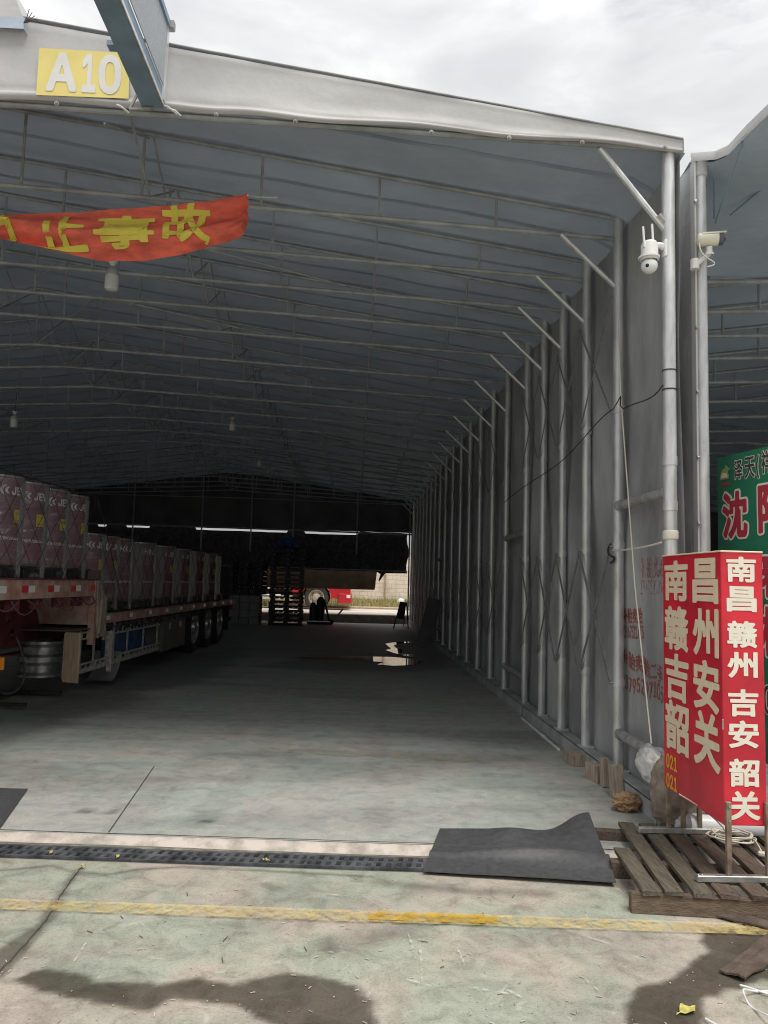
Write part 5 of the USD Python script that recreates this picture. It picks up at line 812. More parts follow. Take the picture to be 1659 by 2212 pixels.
def make_drum(label, group, loc, rz):
    t = thing("paint_drum", label, "drum", loc, rz, group)
    pr = [(0, .012), (RD - .02, .012), (RD - .004, .0), (RD + .006, .004), (RD + .006, .014), (RD - .001, .02), (RD, .29), (RD + .008, .30), (RD, .31), (RD, .59), (RD + .008, .60), (RD, .61), (RD - .001, HD - .02)]
    obj("body", MB().lathe(pr, 30), "drum_maroon", t, local=True, smooth=40)
    obj("rim", MB().lathe([(RD - .001, HD - .022), (RD + .009, HD - .016), (RD + .009, HD - .002), (RD + .002, HD), (RD - .012, HD - .004), (RD - .014, HD - .016), (0, HD - .016)], 30), "drum_rim", t, local=True, smooth=40)
    obj("gold_band", MB().prism(shapely.box(-.32, .632, .46, .662).segmentize(.03), 0, .001, on_drum), "gold_band", t, local=True)
    g, w = text("i", "JEVISCO", .075); g = affinity.translate(g, -.05, .712)
    em = Polygon([(-.24, .75), (-.18, .80), (-.195, .77), (-.15, .752), (-.195, .735), (-.18, .70)])
    arc = lambda r, c: Point(c, .75).buffer(r).difference(Point(c + .028, .75).buffer(r)).intersection(shapely.box(c - .2, .69, c + .02, .81))
    em = shapely.unary_union([em.difference(Point(-.14, .75).buffer(.03)), arc(.05, -.115), arc(.034, -.085)])
    obj("lettering", MB().prism(shapely.unary_union([g, em]).segmentize(.03), 0, .0008, on_drum), "print_white", t, local=True)
    g1, w1 = text("r", "강남제비스코", .030); g2, w2 = text("d", "KANGNAM JEVISCO", .024)
    obj("small_print", MB().prism(shapely.unary_union([affinity.translate(g1, -.20, .255), affinity.translate(g2, -.02, .255)]).segmentize(.03), 0, .0008, on_drum), "print_white", t, local=True)
    s = obj("sticker", MB().prism(shapely.box(.0, .43, .12, .56).segmentize(.03), 0, .001, on_drum), "sticker_yellow", t, local=True)
    obj("sticker_print", MB().prism(shapely.unary_union([shapely.box(.01, z, .01 + w, z + .006) for z, w in ((.535, .07), (.52, .09), (.455, .06), (.445, .09))]).segmentize(.03), 0, .0008, lambda v: on_drum(v, .0036)), "sticker_print", s, local=True)
    return t
def make_pallet(loc, rz, label, group):
    t = thing("plastic_pallet", label, "pallet", loc, rz, group); m = "pallet_black"
    for i in range(7): obj("deck_slat", MB().cbox((-.51 + .17 * i, 0, .128), (.13, 1.12, .024), .004), m, t, local=True)
    for y in (-.48, 0, .48):
        obj("runner", MB().cbox((0, y, .012), (1.14, .13, .024), .004), m, t, local=True)
        for x in (-.48, 0, .48): obj("block", MB().cbox((x, y, .07), (.14, .13, .092), .006), m, t, local=True)
    return t
def make_film(label, loc, rz, h, one=False):
    t = thing("stretch_film", label, "stretch film", loc, rz, "clear film round the drums"); c = .287
    spots = [(c, -c), (-c, -c), (-c, c)] + ([] if one else [(c, c)])
    pg = shapely.unary_union([Point(*s).buffer(RD + .014, 24) for s in spots] + ([shapely.box(-.02, .05, .50, .55)] if one else [])).buffer(.004).buffer(-.004)
    ring = np.array(pg.exterior.coords); d = np.r_[0, np.cumsum(np.linalg.norm(np.diff(ring, axis=0), axis=1))]; s = np.linspace(0, d[-1], 170)
    ring = np.stack([np.interp(s, d, ring[:, 0]), np.interp(s, d, ring[:, 1])], -1); zs = np.linspace(.02, h, 34); P = np.zeros((170, 34, 3))
    for j, z in enumerate(zs):
        k = 1 + .010 * noise(np.stack([ring[:, 0] * 3, ring[:, 1] * 3, np.full(170, z * 16)], -1), 1.0, 61, 4) + .004
        P[:, j, 0], P[:, j, 1], P[:, j, 2] = ring[:, 0] * k, ring[:, 1] * k, z
    P[-1] = P[0]
    top = P[:, -1:, :] * np.array([.985, .985, 1]) + (0, 0, .006)
    obj("film_sheet", MB().grid(np.concatenate([P, top], 1)), "film", t, local=True, smooth=True)
    return t
ORD = ["first", "second", "third", "fourth", "fifth", "sixth", "seventh", "eighth", "ninth", "tenth"]
ORDX = ORD + ["eleventh", "twelfth", "thirteenth", "fourteenth", "fifteenth", "sixteenth", "seventeenth"]
drum0 = film_u = film_l = pal0 = None
def load(y, z, row, n, big):
    global drum0, pal0
    x = -.64; c = tw(x, y, z)
    where = f"{ORD[n]} from the front on the {'upper' if row else 'lower'} deck"
    lab = f"black plastic pallet under the drums {where}"
    if pal0 is None: pal0 = make_pallet(c, TA, lab, "pallets under the drums")
    else: dup(pal0, c, TA, lab)
    one = not row and n > 0
    for a, b, nm in ((1, -1, "near front"), (1, 1, "near rear"), (-1, -1, "far front"), (-1, 1, "far rear")):
        if one and (a, b) == (1, 1):
            for lev in (0, 1):
                q = tw(x + .24, y + .30, z + .141 + .43 * lev); m = "carton_olive" if lev else "carton_brown"
                t = thing("carton", f"{'olive' if lev else 'brown'} carton, {'upper' if lev else 'lower'} one behind the drum {where}", "carton", q, TA, f"{'olive' if lev else 'brown'} cartons between the drums")
                obj("box", MB().cbox((0, 0, .21), (.50, .48, .42), .006, warp=.003), m, t, local=True); obj("tape_strip", MB().b2((.2515, -.03, .02), (.253, .03, .41)), "tape", t, local=True); obj("tape_strip", MB().b2((-.03, -.242, .02), (.03, -.2405, .41)), "tape", t, local=True)
            continue
        p = tw(x + a * .287, y + b * .287, z + .141); rz = TA + 1.22 + random.uniform(-.22, .22)
        lb = f"maroon paint drum, {nm} one of the {ORD[n]} pallet on the {'upper' if row else 'lower'} deck"
        if drum0 is None: drum0 = make_drum(lb, "maroon paint drums on the trailer", p, rz)
        else: dup(drum0, p, rz, lb)
    lb = f"glossy clear stretch film round the drums {where}"
    if one not in load.f: load.f[one] = make_film(lb, c, TA, HD + .105, one)
    else: dup(load.f[one], c, TA + (math.pi if n % 2 and not one else 0), lb)
load.f = {}
for n, y in enumerate((-2.95, -1.78, -.61)): load(y, 1.43, True, n, True)
for n in range(7): load(.64 + 1.19 * n, 1.0, False, n, False)
# the net over the load
net = MB()
def side(y, h):   # point on the net's outer face
    zt = 2.48 if y < .0 else 2.05; z0 = 1.40 if y < 0 else .98
    return tw(-.028 + .01 * math.sin(3 * y + 5 * h), y, z0 + (zt - z0) * h)
for seg, (ya, yb2) in enumerate(((-3.5, -.06), (.08, 8.9))):
    n = int((yb2 - ya) / .40)
    for k in range(-4, n + 1):
        for sgn in (1, -1):
            pts = []
            for h in np.linspace(0, 1, 9):
                y = ya + (k + (h if sgn > 0 else 1 - h) * 2.6) * .40
                if ya <= y <= yb2: pts.append(side(y, h) + (.006 * sgn, 0, 0))
            if len(pts) > 2: net.tube(pts, .0034, 4, caps=False)
net.tube([side(y, 0) for y in np.linspace(-3.5, -.06, 20)], .011, 5); net.tube([side(y, 1.0) + (.0, 0, .0) for y in np.linspace(-3.5, -.06, 20)], .007, 5); net.tube([side(y, 0) for y in np.linspace(.08, 8.9, 30)], .009, 5); net.tube([side(y, 1) for y in np.linspace(.08, 8.9, 30)], .007, 5)
net.tube([tw(-.03, -.05, 2.45), tw(-.02, .3, 2.07), tw(-.0, .62, 1.6), tw(.01, 1.1, 1.0)], .006, 5); net.tube([tw(-.1, -.02, 2.48), tw(-.1, .6, 2.16), tw(-.1, 1.2, 2.09)], .006, 5)
nt = thing("cargo_net", "thin dark rope net in diamond mesh lashed over the drums on the trailer", "cargo net", tw(0, 0, 1.0), TA)
obj("ropes", net, "rope_dark", nt)
# ================================================================ red sign on the wooden pallet
mat("sign_red", (0.58, 0.022, 0.04), 0.42, var=0.20, scale=4.0, bump=0.04, bscale=30)
mat("sign_cream", (0.78, 0.66, 0.47), 0.5, var=0.05, scale=20)
mat("sign_white", (0.80, 0.76, 0.64), 0.5, var=0.04, scale=20)
mat("sign_yellow", (0.75, 0.42, 0.03), 0.5, var=0.05)
mat("leg_rust", (0.26, 0.20, 0.15), 0.6, metal=0.3, var=0.4, scale=14, bump=0.15)
mat("leg_steel", (0.42, 0.42, 0.40), 0.4, metal=0.7, var=0.25, scale=16)
mat("wood_old", (0.075, 0.052, 0.038), 0.8, col2=(0.165, 0.12, 0.09), scale=10, stretch=(9, 1.0, 9), bump=0.5, bscale=30, lo=.35, hi=.7)
mat("wood_cross", (0.085, 0.062, 0.045), 0.8, col2=(0.20, 0.14, 0.095), scale=8, stretch=(1.0, 9, 6), bump=0.5, bscale=30, lo=.35, hi=.7)
sx0, sx1, sy0, sy1, sz0, sz1 = 1.80, 2.01, 3.74, 4.46, .385, 1.70
def sobj(name, mb, m, parent): return obj(name, mb.xf(np.eye(3) * 1.033, CP * (1 - 1.033)), m, parent)
sg = thing("freight_sign", "tall red box sign with cream Chinese characters on two faces, standing on the wooden pallet", "sign", (1.96, 4.23, .085))
def bowed(v): return v
pn = m3.Manifold.cube([sx1 - sx0, sy1 - sy0, sz1 - sz0]).translate([sx0, sy0, sz0]); me = pn.to_mesh()
bd = sobj("sign_box", MB().cbox(((sx0 + sx1) / 2, (sy0 + sy1) / 2, (sz0 + sz1) / 2), (sx1 - sx0, sy1 - sy0, sz1 - sz0), .004), "sign_red", sg)
ed = MB()
for a, b in (((sx0, sy0), (sx0, sy1)), ((sx0, sy0), (sx1, sy0))): ed.tube([(a[0], a[1], sz1), (b[0], b[1], sz1)], .0045, 5)
sobj("edge_trim", ed, "sign_cream", sg)
left = lambda v: np.stack([sx0 - .0015 - v[:, 2], sy1 - v[:, 0], v[:, 1]], -1)
front = lambda v: np.stack([sx0 + v[:, 0], sy0 - .0015 - v[:, 2], v[:, 1]], -1)
for ch, z1, z0 in (("南", 1.668, 1.442), ("赣", 1.413, 1.167), ("吉", 1.150, .892), ("韶", .888, .612)): sobj("character", MB().prism(char_box("b" + ch, .028, z0, .315, z1 - z0), 0, .001, left), "sign_cream", sg)
for ch, z1, z0 in (("昌", 1.672, 1.438), ("州", 1.414, 1.168), ("安", 1.150, .894), ("关", .890, .610)): sobj("character", MB().prism(char_box("b" + ch, .40, z0, .292, z1 - z0), 0, .001, left), "sign_cream", sg)
for z0 in (.505, .397):
    g, w = text("d", "021", .072, .035, z0, .78); sobj("number", MB().prism(g.buffer(.002), 0, .001, left), "sign_yellow", sg)
for ch, z1, z0 in (("南", 1.675, 1.55), ("昌", 1.53, 1.405), ("赣", 1.36, 1.23), ("州", 1.21, 1.085), ("吉", 1.03, .90), ("安", .88, .75), ("韶", .70, .568), ("关", .547, .412)):
    sobj("character", MB().prism(char_box("b" + ch, .026, z0, .15, z1 - z0), 0, .001, front), "sign_white", sg)
for x, y, top, m in ((sx0 + .014, sy0 - .012, .50, "leg_rust"), (sx1 - .004, sy0 - .012, .50, "leg_rust"), (sx0 + .016, sy1 - .02, sz0 + .1, "leg_rust"), (sx1 - .016, sy1 - .02, sz0 + .1, "leg_rust"), (sx0 + .10, sy1 + .0 - .02, sz0 + .1, "leg_rust")):
    l = sobj("leg", MB().cbox((x, y, (.13 + .032 + top) / 2), (.024, .022, top - .13 - .032), .002), m, sg)
    if y < 4:
        for z in (top - .02, top - .085): sobj("bolt", MB().tube([(x, y - .012, z), (x, y - .017, z)], .005, 6), "bolt_steel", l)
for y, x0, x1 in ((sy0 - .012, 1.655, 2.25), (sy1 - .02, 1.64, 2.2)):
    f = sobj("foot_bar", MB().cbox(((x0 + x1) / 2, y, .13 + .017), (x1 - x0, .035, .03), .003), "leg_steel", sg)
    for dx in (.006, .025): sobj("bolt", MB().sphere((x0 + dx, y - .01, .13 + .034), .005, 1), "bolt_steel", f)
sobj("corner_chip", MB().cbox((sx0 - .001, sy0 - .001, .86), (.007, .007, .05), .002), "leg_steel", sg)

ZP = .085
# wooden pallet, front left corner worn
pa = -.12; pc = np.array([1.385, 3.765, 0.0]); pt = thing("wooden_pallet", "weathered brown wooden slat pallet under the red sign", "pallet", pc, pa)
mat("wood_damp", (0.07, 0.06, 0.042), 0.75, col2=(0.15, 0.13, 0.095), scale=10, stretch=(9, 1, 9), bump=0.4, bscale=30)
obj("front_beam", MB().cbox((.72, .012, .016), (1.5, .05, .092), .004, warp=.0015), "wood_cross", pt, local=True)
for y in (.45, .98): obj("cross_beam", MB().cbox((.72, y, .014), (1.5, .06, .088), .004, warp=.0015), "wood_old", pt, local=True)
xs = [(.06, .60), (.175, 1.08), (.305, 1.08), (.43, 1.09), (.56, 1.07), (.69, 1.08), (.82, 1.08), (.95, 1.06), (1.09, 1.08), (1.23, 1.07), (1.38, 1.08)]
for i, (x, L) in enumerate(xs): obj("slat", MB().cbox((x, L / 2 - .02, .073 + .003 * random.uniform(-1, 1)), (.088, L, .024), .003, az=.02 * random.uniform(-1, 1), warp=.002), "wood_old" if i > 2 else "wood_damp", pt, local=True)
for i, (x, L) in enumerate(xs[1:6]): obj("nail", MB().tube([(x + .02, .02, .083), (x + .02, .02, .088)], .005, 6), "leg_rust", pt, local=True)
# crumpled black mat with one corner curling up
mat("mat_black", (0.056, 0.058, 0.061), 0.5, var=0.35, scale=26, bump=0.25, bscale=150, bdist=.003, col2=(0.085, 0.087, 0.09), detail=9.0)
def mat_pt(u, v):
    c = [gz(950, 1793, 0.01), gz(1292, 1800, 0.01), gz(1331, 1910, -.01), gz(914, 1886, -.02)]      # far left, far right, near right, near left
    p = (c[0] * (1 - u) + c[1] * u) * v + (c[3] * (1 - u) + c[2] * u) * (1 - v)
    curl = sstep(u, .62, 1.0) * sstep(v, .35, 1.0)
    z = .012 + .055 * math.exp(-((v - .33 - .06 * math.sin(4 * u)) / .10) ** 2) * sstep(u, .1, .6) * (1 - .35 * u) + .02 * math.exp(-((v - .36) / .05) ** 2) + .035 * math.exp(-((u - .45) / .12) ** 2 - ((v - .85) / .15) ** 2) + .105 * curl ** 1.3
    z += .008 * noise([[u * 4, v * 3, 0]], 1.0, 71)[0]
    return p + np.array([-.05 * curl, .02 * curl, max(z, .006)])
G = np.array([[mat_pt(u, v) for v in np.linspace(0, 1, 34)] for u in np.linspace(0, 1, 56)]); b = MB().grid(G); b.grid((G - (0, 0, .005))[:, ::-1])
for e0 in (G[:, 0], G[::-1, -1], G[0, ::-1], G[-1, :]): b.grid(np.stack([e0 - (0, 0, .005), e0], 1))
m = thing("rubber_mat", "crumpled black rubber mat lying over the drain with one corner curling up", "mat", gz(1120, 1850)); obj("sheet", b, "mat_black", m, smooth=35)
q = [gz(60, 1705, .004), gz(0, 1790, .004)]; lx = np.array([-.9, .0, 0]); G = np.array([[q[0] * (1 - s) + q[1] * s + lx * t + np.array([0, 0, .006 + .004 * noise([[s * 4, t * 5, 0]], 1)[0]]) for s in np.linspace(0, 1, 10)] for t in np.linspace(0, 1, 12)])
m = thing("rubber_mat", "flat black rubber mat at the left edge of the photo on the shed floor", "mat", q[0]); b = MB().grid(G); b.grid((G - (0, 0, .004))[:, ::-1]); obj("sheet", b, "mat_black", m, smooth=35)
mat("white_cable", (0.72, 0.68, 0.58), 0.5, var=0.08)
# coil of cable with a plug
cc = gz(1580, 1815, ZP + .012); pts = []
for k in range(170):
    a = k * .21; r = 1 + .12 * math.sin(k * .37) + .08 * math.sin(k * .11 + 2); pts.append(cc + (.115 * r * math.cos(a) + .012 * math.sin(k * .05), .085 * r * math.sin(a), .006 + .00022 * k + .004 * math.sin(k * .9)))
cl = thing("cable_coil", "coil of off white cable with a plug lying on the wooden pallet", "cable", cc)
obj("coil", MB().tube(pts, .0042, 6), "white_cable", cl, smooth=True); e = pts[-1]; s = gz(1648, 1845, ZP + .02); obj("lead", MB().tube(smooth_path([pts[0], (pts[0] + s) / 2 + (0, .02, .02), s], 8), .0042, 6), "white_cable", cl, smooth=True)
obj("plug", MB().cbox(s, (.05, .028, .026), .007, az=-.7), "white_cable", cl); obj("riser", MB().tube(smooth_path([pts[20], gz(1555, 1780, .25), gz(1512, 1745, .42) + (0, .25, 0)], 8), .004, 6), "white_cable", cl, smooth=True)

# ================================================================ green sign behind
mat("sign_green", (0.018, 0.16, 0.085), 0.4, var=0.15, scale=2.5)
mat("sign_crimson", (0.42, 0.03, 0.055), 0.5, var=0.1)
mat("ink_dark", (0.04, 0.04, 0.045), 0.5)
mat("emblem_green", (0.22, 0.34, 0.12), 0.5, var=.2)
g0, g1 = np.array([2.56, 5.40, 0]), np.array([2.65, 4.87, 0]); gd_ = (g1 - g0) / np.linalg.norm(g1 - g0); gn = np.array([gd_[1], -gd_[0], 0]); gn = -gn if gn[0] > 0 else gn
gs = thing("freight_sign", "large green sign with outlined Chinese place names behind the red sign", "sign", (2.75, 4.7, 0))
zt_ = gplane(1550, 990, g0, gn)[2]; WID = 1.5
gw = lambda v: g0[None] + v[:, :1] * gd_[None] + v[:, 1:2] * np.array([[0, 0, 1.0]]) + v[:, 2:] * gn[None]
o_ = np.dot(gplane(1549, 990, g0, gn) - g0, gd_)
obj("sign_panel", MB().prism(shapely.box(o_, .42, o_ + WID, zt_).buffer(-.008).buffer(.008), -.05, 0, gw), "sign_green", gs)
uz = lambda px, py: (float(np.dot(gplane(px, py, g0, gn) - g0, gd_)), float(gplane(px, py, g0, gn)[2]))
def gchar(ch, x0, y0, x1, y1, out, m="sign_crimson", mo="sign_white", style="b", name="character"):
    a, b = uz(x0, y1), uz(x1, y1); top = uz(x0, y0)[1]
    g = char_box(style + ch, a[0], a[1], b[0] - a[0], top - a[1], out * .15)
    c = obj(name, MB().prism(g.buffer(out), .0015, .0025, gw), mo, gs); obj("fill", MB().prism(g, .0035, .0045, gw), m, c)
gchar("沈", 1563, 1066, 1616, 1164, .014); gchar("阳", 1640, 1050, 1700, 1152, .014)
gchar("长", 1567, 1195, 1620, 1290, .014); gchar("春", 1645, 1195, 1705, 1290, .014)
gchar("吉", 1570, 1318, 1622, 1420, .014); gchar("林", 1645, 1310, 1705, 1415, .014)
for ch, x0, y0, x1, y1 in (("泽", 1587, 996, 1605, 1037), ("天", 1610, 989, 1631, 1034), ("(", 1635, 983, 1641, 1034), ("祥", 1646, 975, 1668, 1024)): gchar(ch, x0, y0, x1, y1, .005, "ink_dark", "sign_white", "r", "small_character")
for k, (ch, x) in enumerate((("0", 1652), ("2", 1680), ("1", 1700))): gchar(ch, x, 1480, x + 16, 1540, .008, "ink_dark", "sign_white", "d", "number")
a, b = uz(1555, 1038), uz(1580, 1002); w, h = b[0] - a[0], b[1] - a[1]
em = Polygon([(0, 0), (.75, 0), (.82, .25), (.7, .45), (.8, .62), (1, .72), (.75, .78), (.62, .95), (.45, .99), (.5, .8), (.3, .75), (.12, .5)])
obj("emblem", MB().prism(affinity.translate(affinity.scale(em, w, h, origin=(0, 0)), a[0], a[1]), .002, .003, gw), "emblem_green", gs); obj("emblem", MB().prism(affinity.translate(affinity.scale(Polygon([(.1, .12), (.72, .1), (.62, .42), (.25, .5)]), w, h, origin=(0, 0)), a[0], a[1]), .0036, .0046, gw), "sign_cream", gs)
for k in range(4): obj("emblem_mark", MB().prism(affinity.translate(shapely.box(0, 0, w * .19, h * .2).difference(shapely.box(w * .05, h * .06, w * .14, h * .14)), a[0] + k * w * .25, a[1] - h * .45), .002, .003, gw), "sign_crimson", gs)
for u in (o_ + .05, o_ + WID - .05): obj("leg", MB().prism(shapely.box(u - .02, 0, u + .02, .44), -.045, -.01, gw), "leg_rust", gs)

# ================================================================ things along the right wall
mat("fruit_green", (0.24, 0.34, 0.05), 0.45, var=0.2, scale=20)
mat("paper_brown", (0.38, 0.235, 0.13), 0.8, var=0.15, scale=8, bump=.3)
mat("sack_white", (0.60, 0.58, 0.54), 0.45, col2=(0.70, 0.70, 0.69), scale=8, bump=.6, bscale=24, bdist=.02)
mat("sack_brown", (0.26, 0.215, 0.17), 0.8, var=0.3, scale=9, bump=.8, bscale=18, bdist=.02)
mat("bag_white", (0.78, 0.79, 0.80), 0.3, var=0.06, bump=.6, bscale=16, bdist=.02)
mat("pvc_white", (0.80, 0.80, 0.80), 0.3, var=0.03)
mat("leaf_yellow", (0.52, 0.47, 0.13), 0.6, var=0.25, scale=40)
mat("cardboard_wet", (0.10, 0.072, 0.055), 0.85, var=0.35, scale=9, bump=.5, bscale=60)
def blob(name, label, cat, c, s, m, seed, sub=3, amp=.3, fr=3.0, rot=0):
    t = trimesh.creation.icosphere(sub, 1.0); v = np.array(t.vertices); k = 1 + amp * 2 * noise(v * fr, 1.0, seed, 4)
    v = (v * k[:, None] * np.asarray(s)) @ rotz(rot).T + np.asarray(c)
    th = thing(name, label, cat, np.asarray(c) - (0, 0, s[2])); obj("body", (v, t.faces), m, th, smooth=True); return th
def woodblock(px, py, size, az, label, tilt=0.0):
    c = gz(px, py); t = thing("wood_block", label, "wood block", c, (tilt, 0, az), "offcuts along the base track"); obj("block", MB().cbox((0, 0, size[2] / 2), size, .004, warp=.002), "raw_wood", t, local=True)
woodblock(1241, 1650, (.12, .22, .09), .1, "dark squared wood offcut next to the green fruit"); woodblock(1288, 1686, (.10, .16, .13), .3, "short pale wood offcut lying at the foot of the second post")
woodblock(1307, 1700, (.055, .06, .215), .2, "slim upright wood offcut left of the second post", -.08); woodblock(1333, 1722, (.085, .07, .225), .1, "wide upright wood offcut leaning at the second post", -.12)
t = thing("green_fruit", "small green fruit lying beside the base track", "fruit", gz(1226, 1640)); obj("skin", MB().sphere(gz(1226, 1640) + (0, 0, .03), .032, 2, (1.35, 1, .95)), "fruit_green", t, smooth=True)
c = gz(1354, 1750)
blob("brown_paper", "crumpled ball of brown wrapping paper on the floor by the base track", "paper", c + (0, 0, .055), (.105, .085, .06), "paper_brown", 81, 5, .45, 2.8, .6)
# thin pipe with an elbow lying along the track, wire hooks
t = thing("thin_pipe", "thin pale conduit lying on the floor along the base track", "pipe", gz(1128, 1552)); a, b = gz(1128, 1552, .012), gz(1207, 1619, .012)
obj("tube", MB().tube([a, b], .0125, 8), "pvc_white", t, smooth=40); obj("joint", MB().tube([a * .4 + b * .6, a * .36 + b * .64], .018, 8), "pvc_white", t, smooth=40)
def hook(px, pyt, pyb, x, label):
    a, b = gx(px, pyt, x), gx(px, pyb, x); h = a[2] - b[2]; t = thing("turnbuckle", label, "turnbuckle", b)
    n = 14; pts = [b + np.array([0, .018 * math.sin(2 * math.pi * k / n) * (1), h * (.5 - .5 * math.cos(2 * math.pi * k / n)) * .8 + h * .1]) for k in range(n + 1)]
    obj("loop", MB().tube(pts, .006, 6), "bolt_steel", t, smooth=True); obj("hook", MB().tube([b, b + (0, 0, h * .1)], .006, 6).tube([a - (0, 0, h * .1), a], .006, 6), "bolt_steel", t, smooth=True)
hook(1417, 1700, 1790, 1.95, "bright steel turnbuckle hooked low on the track near the red sign"); hook(1127, 1490, 1552, 1.97, "steel turnbuckle hanging at the sixth post above the thin pipe"); hook(1000, 1422, 1452, 1.97, "small steel turnbuckle further down the wall")
# sack tied over the end of the low pipe, wet sacks and PVC behind the sign
c = gx(1413, 1652, 1.99); blob("tied_sack", "pale woven sack tied round the low tie pipe beside the red sign", "sack", c, (.095, .19, .115), "sack_white", 91, 4, .28, 2.4)
blob("tied_sack", "brown crumpled sack hanging below the pale tied sack", "sack", c + (.02, -.12, -.12), (.08, .15, .09), "sack_brown", 92, 4, .3, 2.6)
c = gz(1490, 1745, .25) + (0, .75, 0); blob("brown_sack", "muddy brown sack slumped behind the legs of the red sign", "sack", (2.06, 4.86, .24), (.16, .2, .24), "sack_brown", 93, 4, .35, 2.2)
blob("brown_sack", "second muddy sack, right of the first behind the sign legs", "sack", (2.32, 4.78, .2), (.15, .2, .2), "sack_brown", 94, 4, .35, 2.2)
blob("white_bag", "white plastic bag lying on the ground behind the red sign", "bag", (2.08, 4.72, .08), (.10, .12, .09), "bag_white", 95, 4, .35, 2.4)
t = thing("white_pipe", "short thick white plastic pipe lying behind the red sign", "pipe", (2.2, 4.63, .1)); obj("tube", MB().tube([(2.02, 4.64, .125), (2.48, 4.60, .125)], .055, 16), "pvc_white", t, smooth=40)
# lines: black cable, white rope, tie wires
t = thing("black_cable", "black cable sagging along the posts of the right wall", "cable", (2.0, 5, 2.5)); pts = [gx(1432, 832, 2.0), gx(1400, 862, 2.0), gx(1352, 880, 1.97), gx(1340, 876, 1.97), gx(1341, 858, 1.97), gx(1334, 868, 1.98), gx(1315, 890, 2.0), gx(1262, 945, 1.99), gx(1214, 995, 1.99), gx(1165, 1030, 1.99), gx(1130, 1053, 1.99), gx(1090, 1085, 1.99)]
obj("cable", MB().tube(smooth_path(pts, 6), .0045, 5), "rope_dark", t, smooth=True)
for z in (.0, .13): obj("clamp", MB().lathe([(.044, -.004), (.047, -.004), (.047, .004), (.044, .004)], 14, gx(1432, 832, 2.05) * (0, 0, 1) + (2.05, 4.95, z - .06)), "rope_dark", t)
t = thing("white_rope", "thin white rope running down from the second post to the tied sack", "rope", gx(1408, 1610, 1.98)); obj("cord", MB().tube([gx(1332, 640, 1.99), gx(1342, 870, 1.98), gx(1372, 1270, 1.96), gx(1407, 1606, 1.94)], .0055, 5), "white_cable", t, smooth=True)
t = thing("tie_wire", "bright wire stretched between the first two posts at chest height", "wire", (2.02, 5.9, 1.8)); obj("wire", MB().tube(smooth_path([(2.0, 5.93, 1.80), (1.99, 5.5, 1.79), (1.995, 4.96, 1.81)], 6), .007, 5), "white_cable", t, smooth=True); obj("knot", MB().tube(smooth_path([(1.99, 5.95, 1.85), (1.985, 5.98, 1.77), (2.0, 5.9, 1.74), (1.99, 5.96, 1.70)], 5), .009, 5), "rope_dark", t)
obj("wrap", MB().lathe([(.0445, -.03), (.05, -.02), (.05, .02), (.0445, .03)], 14, (2.05, 4.95, 1.86)), "white_cable", t, smooth=True)

# ================================================================ cameras on the posts
mat("plastic_white", (0.80, 0.80, 0.79), 0.35, var=0.03); mat("plastic_cream", (0.76, 0.74, 0.60), 0.4, var=0.04); mat("lens_black", (0.015, 0.015, 0.018), 0.08)
c = gy(1403, 548, 4.93); t = thing("security_camera", "white dome security camera with two aerials on the front right post", "security camera", c - (0, 0, .15))
obj("housing", MB().lathe([(0, .085), (.045, .08), (.056, .06), (.056, -.02), (.062, -.03), (.062, -.045), (.05, -.05)], 20, c), "plastic_white", t, smooth=35); bl = obj("dome", MB().sphere(c + (-.002, 0, -.085), .054, 3), "plastic_white", t, smooth=True)
obj("lens", MB().sphere(c + (-.028, -.036, -.098), .014, 2), "lens_black", bl, smooth=True); obj("bracket", MB().tube(smooth_path([c + (.03, 0, .05), c + (.075, .0, .06), c + (.10, .01, .045)], 5), .022, 8).cbox(c + (.105, .01, .04), (.02, .07, .12), .006), "plastic_white", t, smooth=40)
for dx, h in ((-.045, .12), (.016, .14)): obj("aerial", MB().tube([c + (dx, -.03, .03), c + (dx - .012, -.035, .05 + h)], .008, 8), "plastic_white", t, smooth=40)
obj("collar_ring", MB().lathe([(.061, -.006), (.070, -.006), (.070, .006), (.061, .006)], 18, c + (-.004, 0, -.03)), "plastic_white", t)
c = gy(1532, 517, 5.0); t = thing("security_camera", "cream bullet security camera on the neighbouring shed's front post", "security camera", c - (0, 0, .1))
cyl = lambda pr, m: obj("housing" if m == "plastic_cream" else "face", MB().lathe(pr, 24, (0, 0, 0), "x").xf(rotz(-.25), c), m, t, smooth=40)
cyl([(0, -.075), (.036, -.075), (.046, -.062), (.047, .055), (.044, .058), (0, .058)], "plastic_cream"); cyl([(.0, .059), (.044, .059), (.045, .085), (.036, .092), (0, .09)], "grey_plate"); obj("visor", MB().grid([[c + rotz(-.25) @ np.array([x, .050 * math.sin(a), .050 * math.cos(a)]) for x in (-.05, .105)] for a in np.linspace(-1.1, 1.1, 9)]), "plastic_cream", t, smooth=True); obj("lens", MB().sphere(c + (.089, -.01, .0), .02, 2), "lens_black", t)
obj("mount", MB().lathe([(0, -.05), (.02, -.055), (.02, -.09), (.03, -.10), (.03, -.115)], 12, c), "plastic_white", t, smooth=40).path; obj("arm", MB().tube([c + (.0, 0, -.10), c + (-.085, .04, -.175)], .016, 8).tube([c + (-.085, .04, -.13), c + (-.085, .04, -.2)], .03, 10), "plastic_white", t, smooth=40)
obj("lead", MB().tube(smooth_path([c + (-.06, 0, .0), c + (-.07, -.01, -.07), c + (-.03, -.01, -.13), c + (.03, -.01, -.17), c + (-.02, -.01, -.2)], 6), .005, 6), "plastic_white", t, smooth=True)

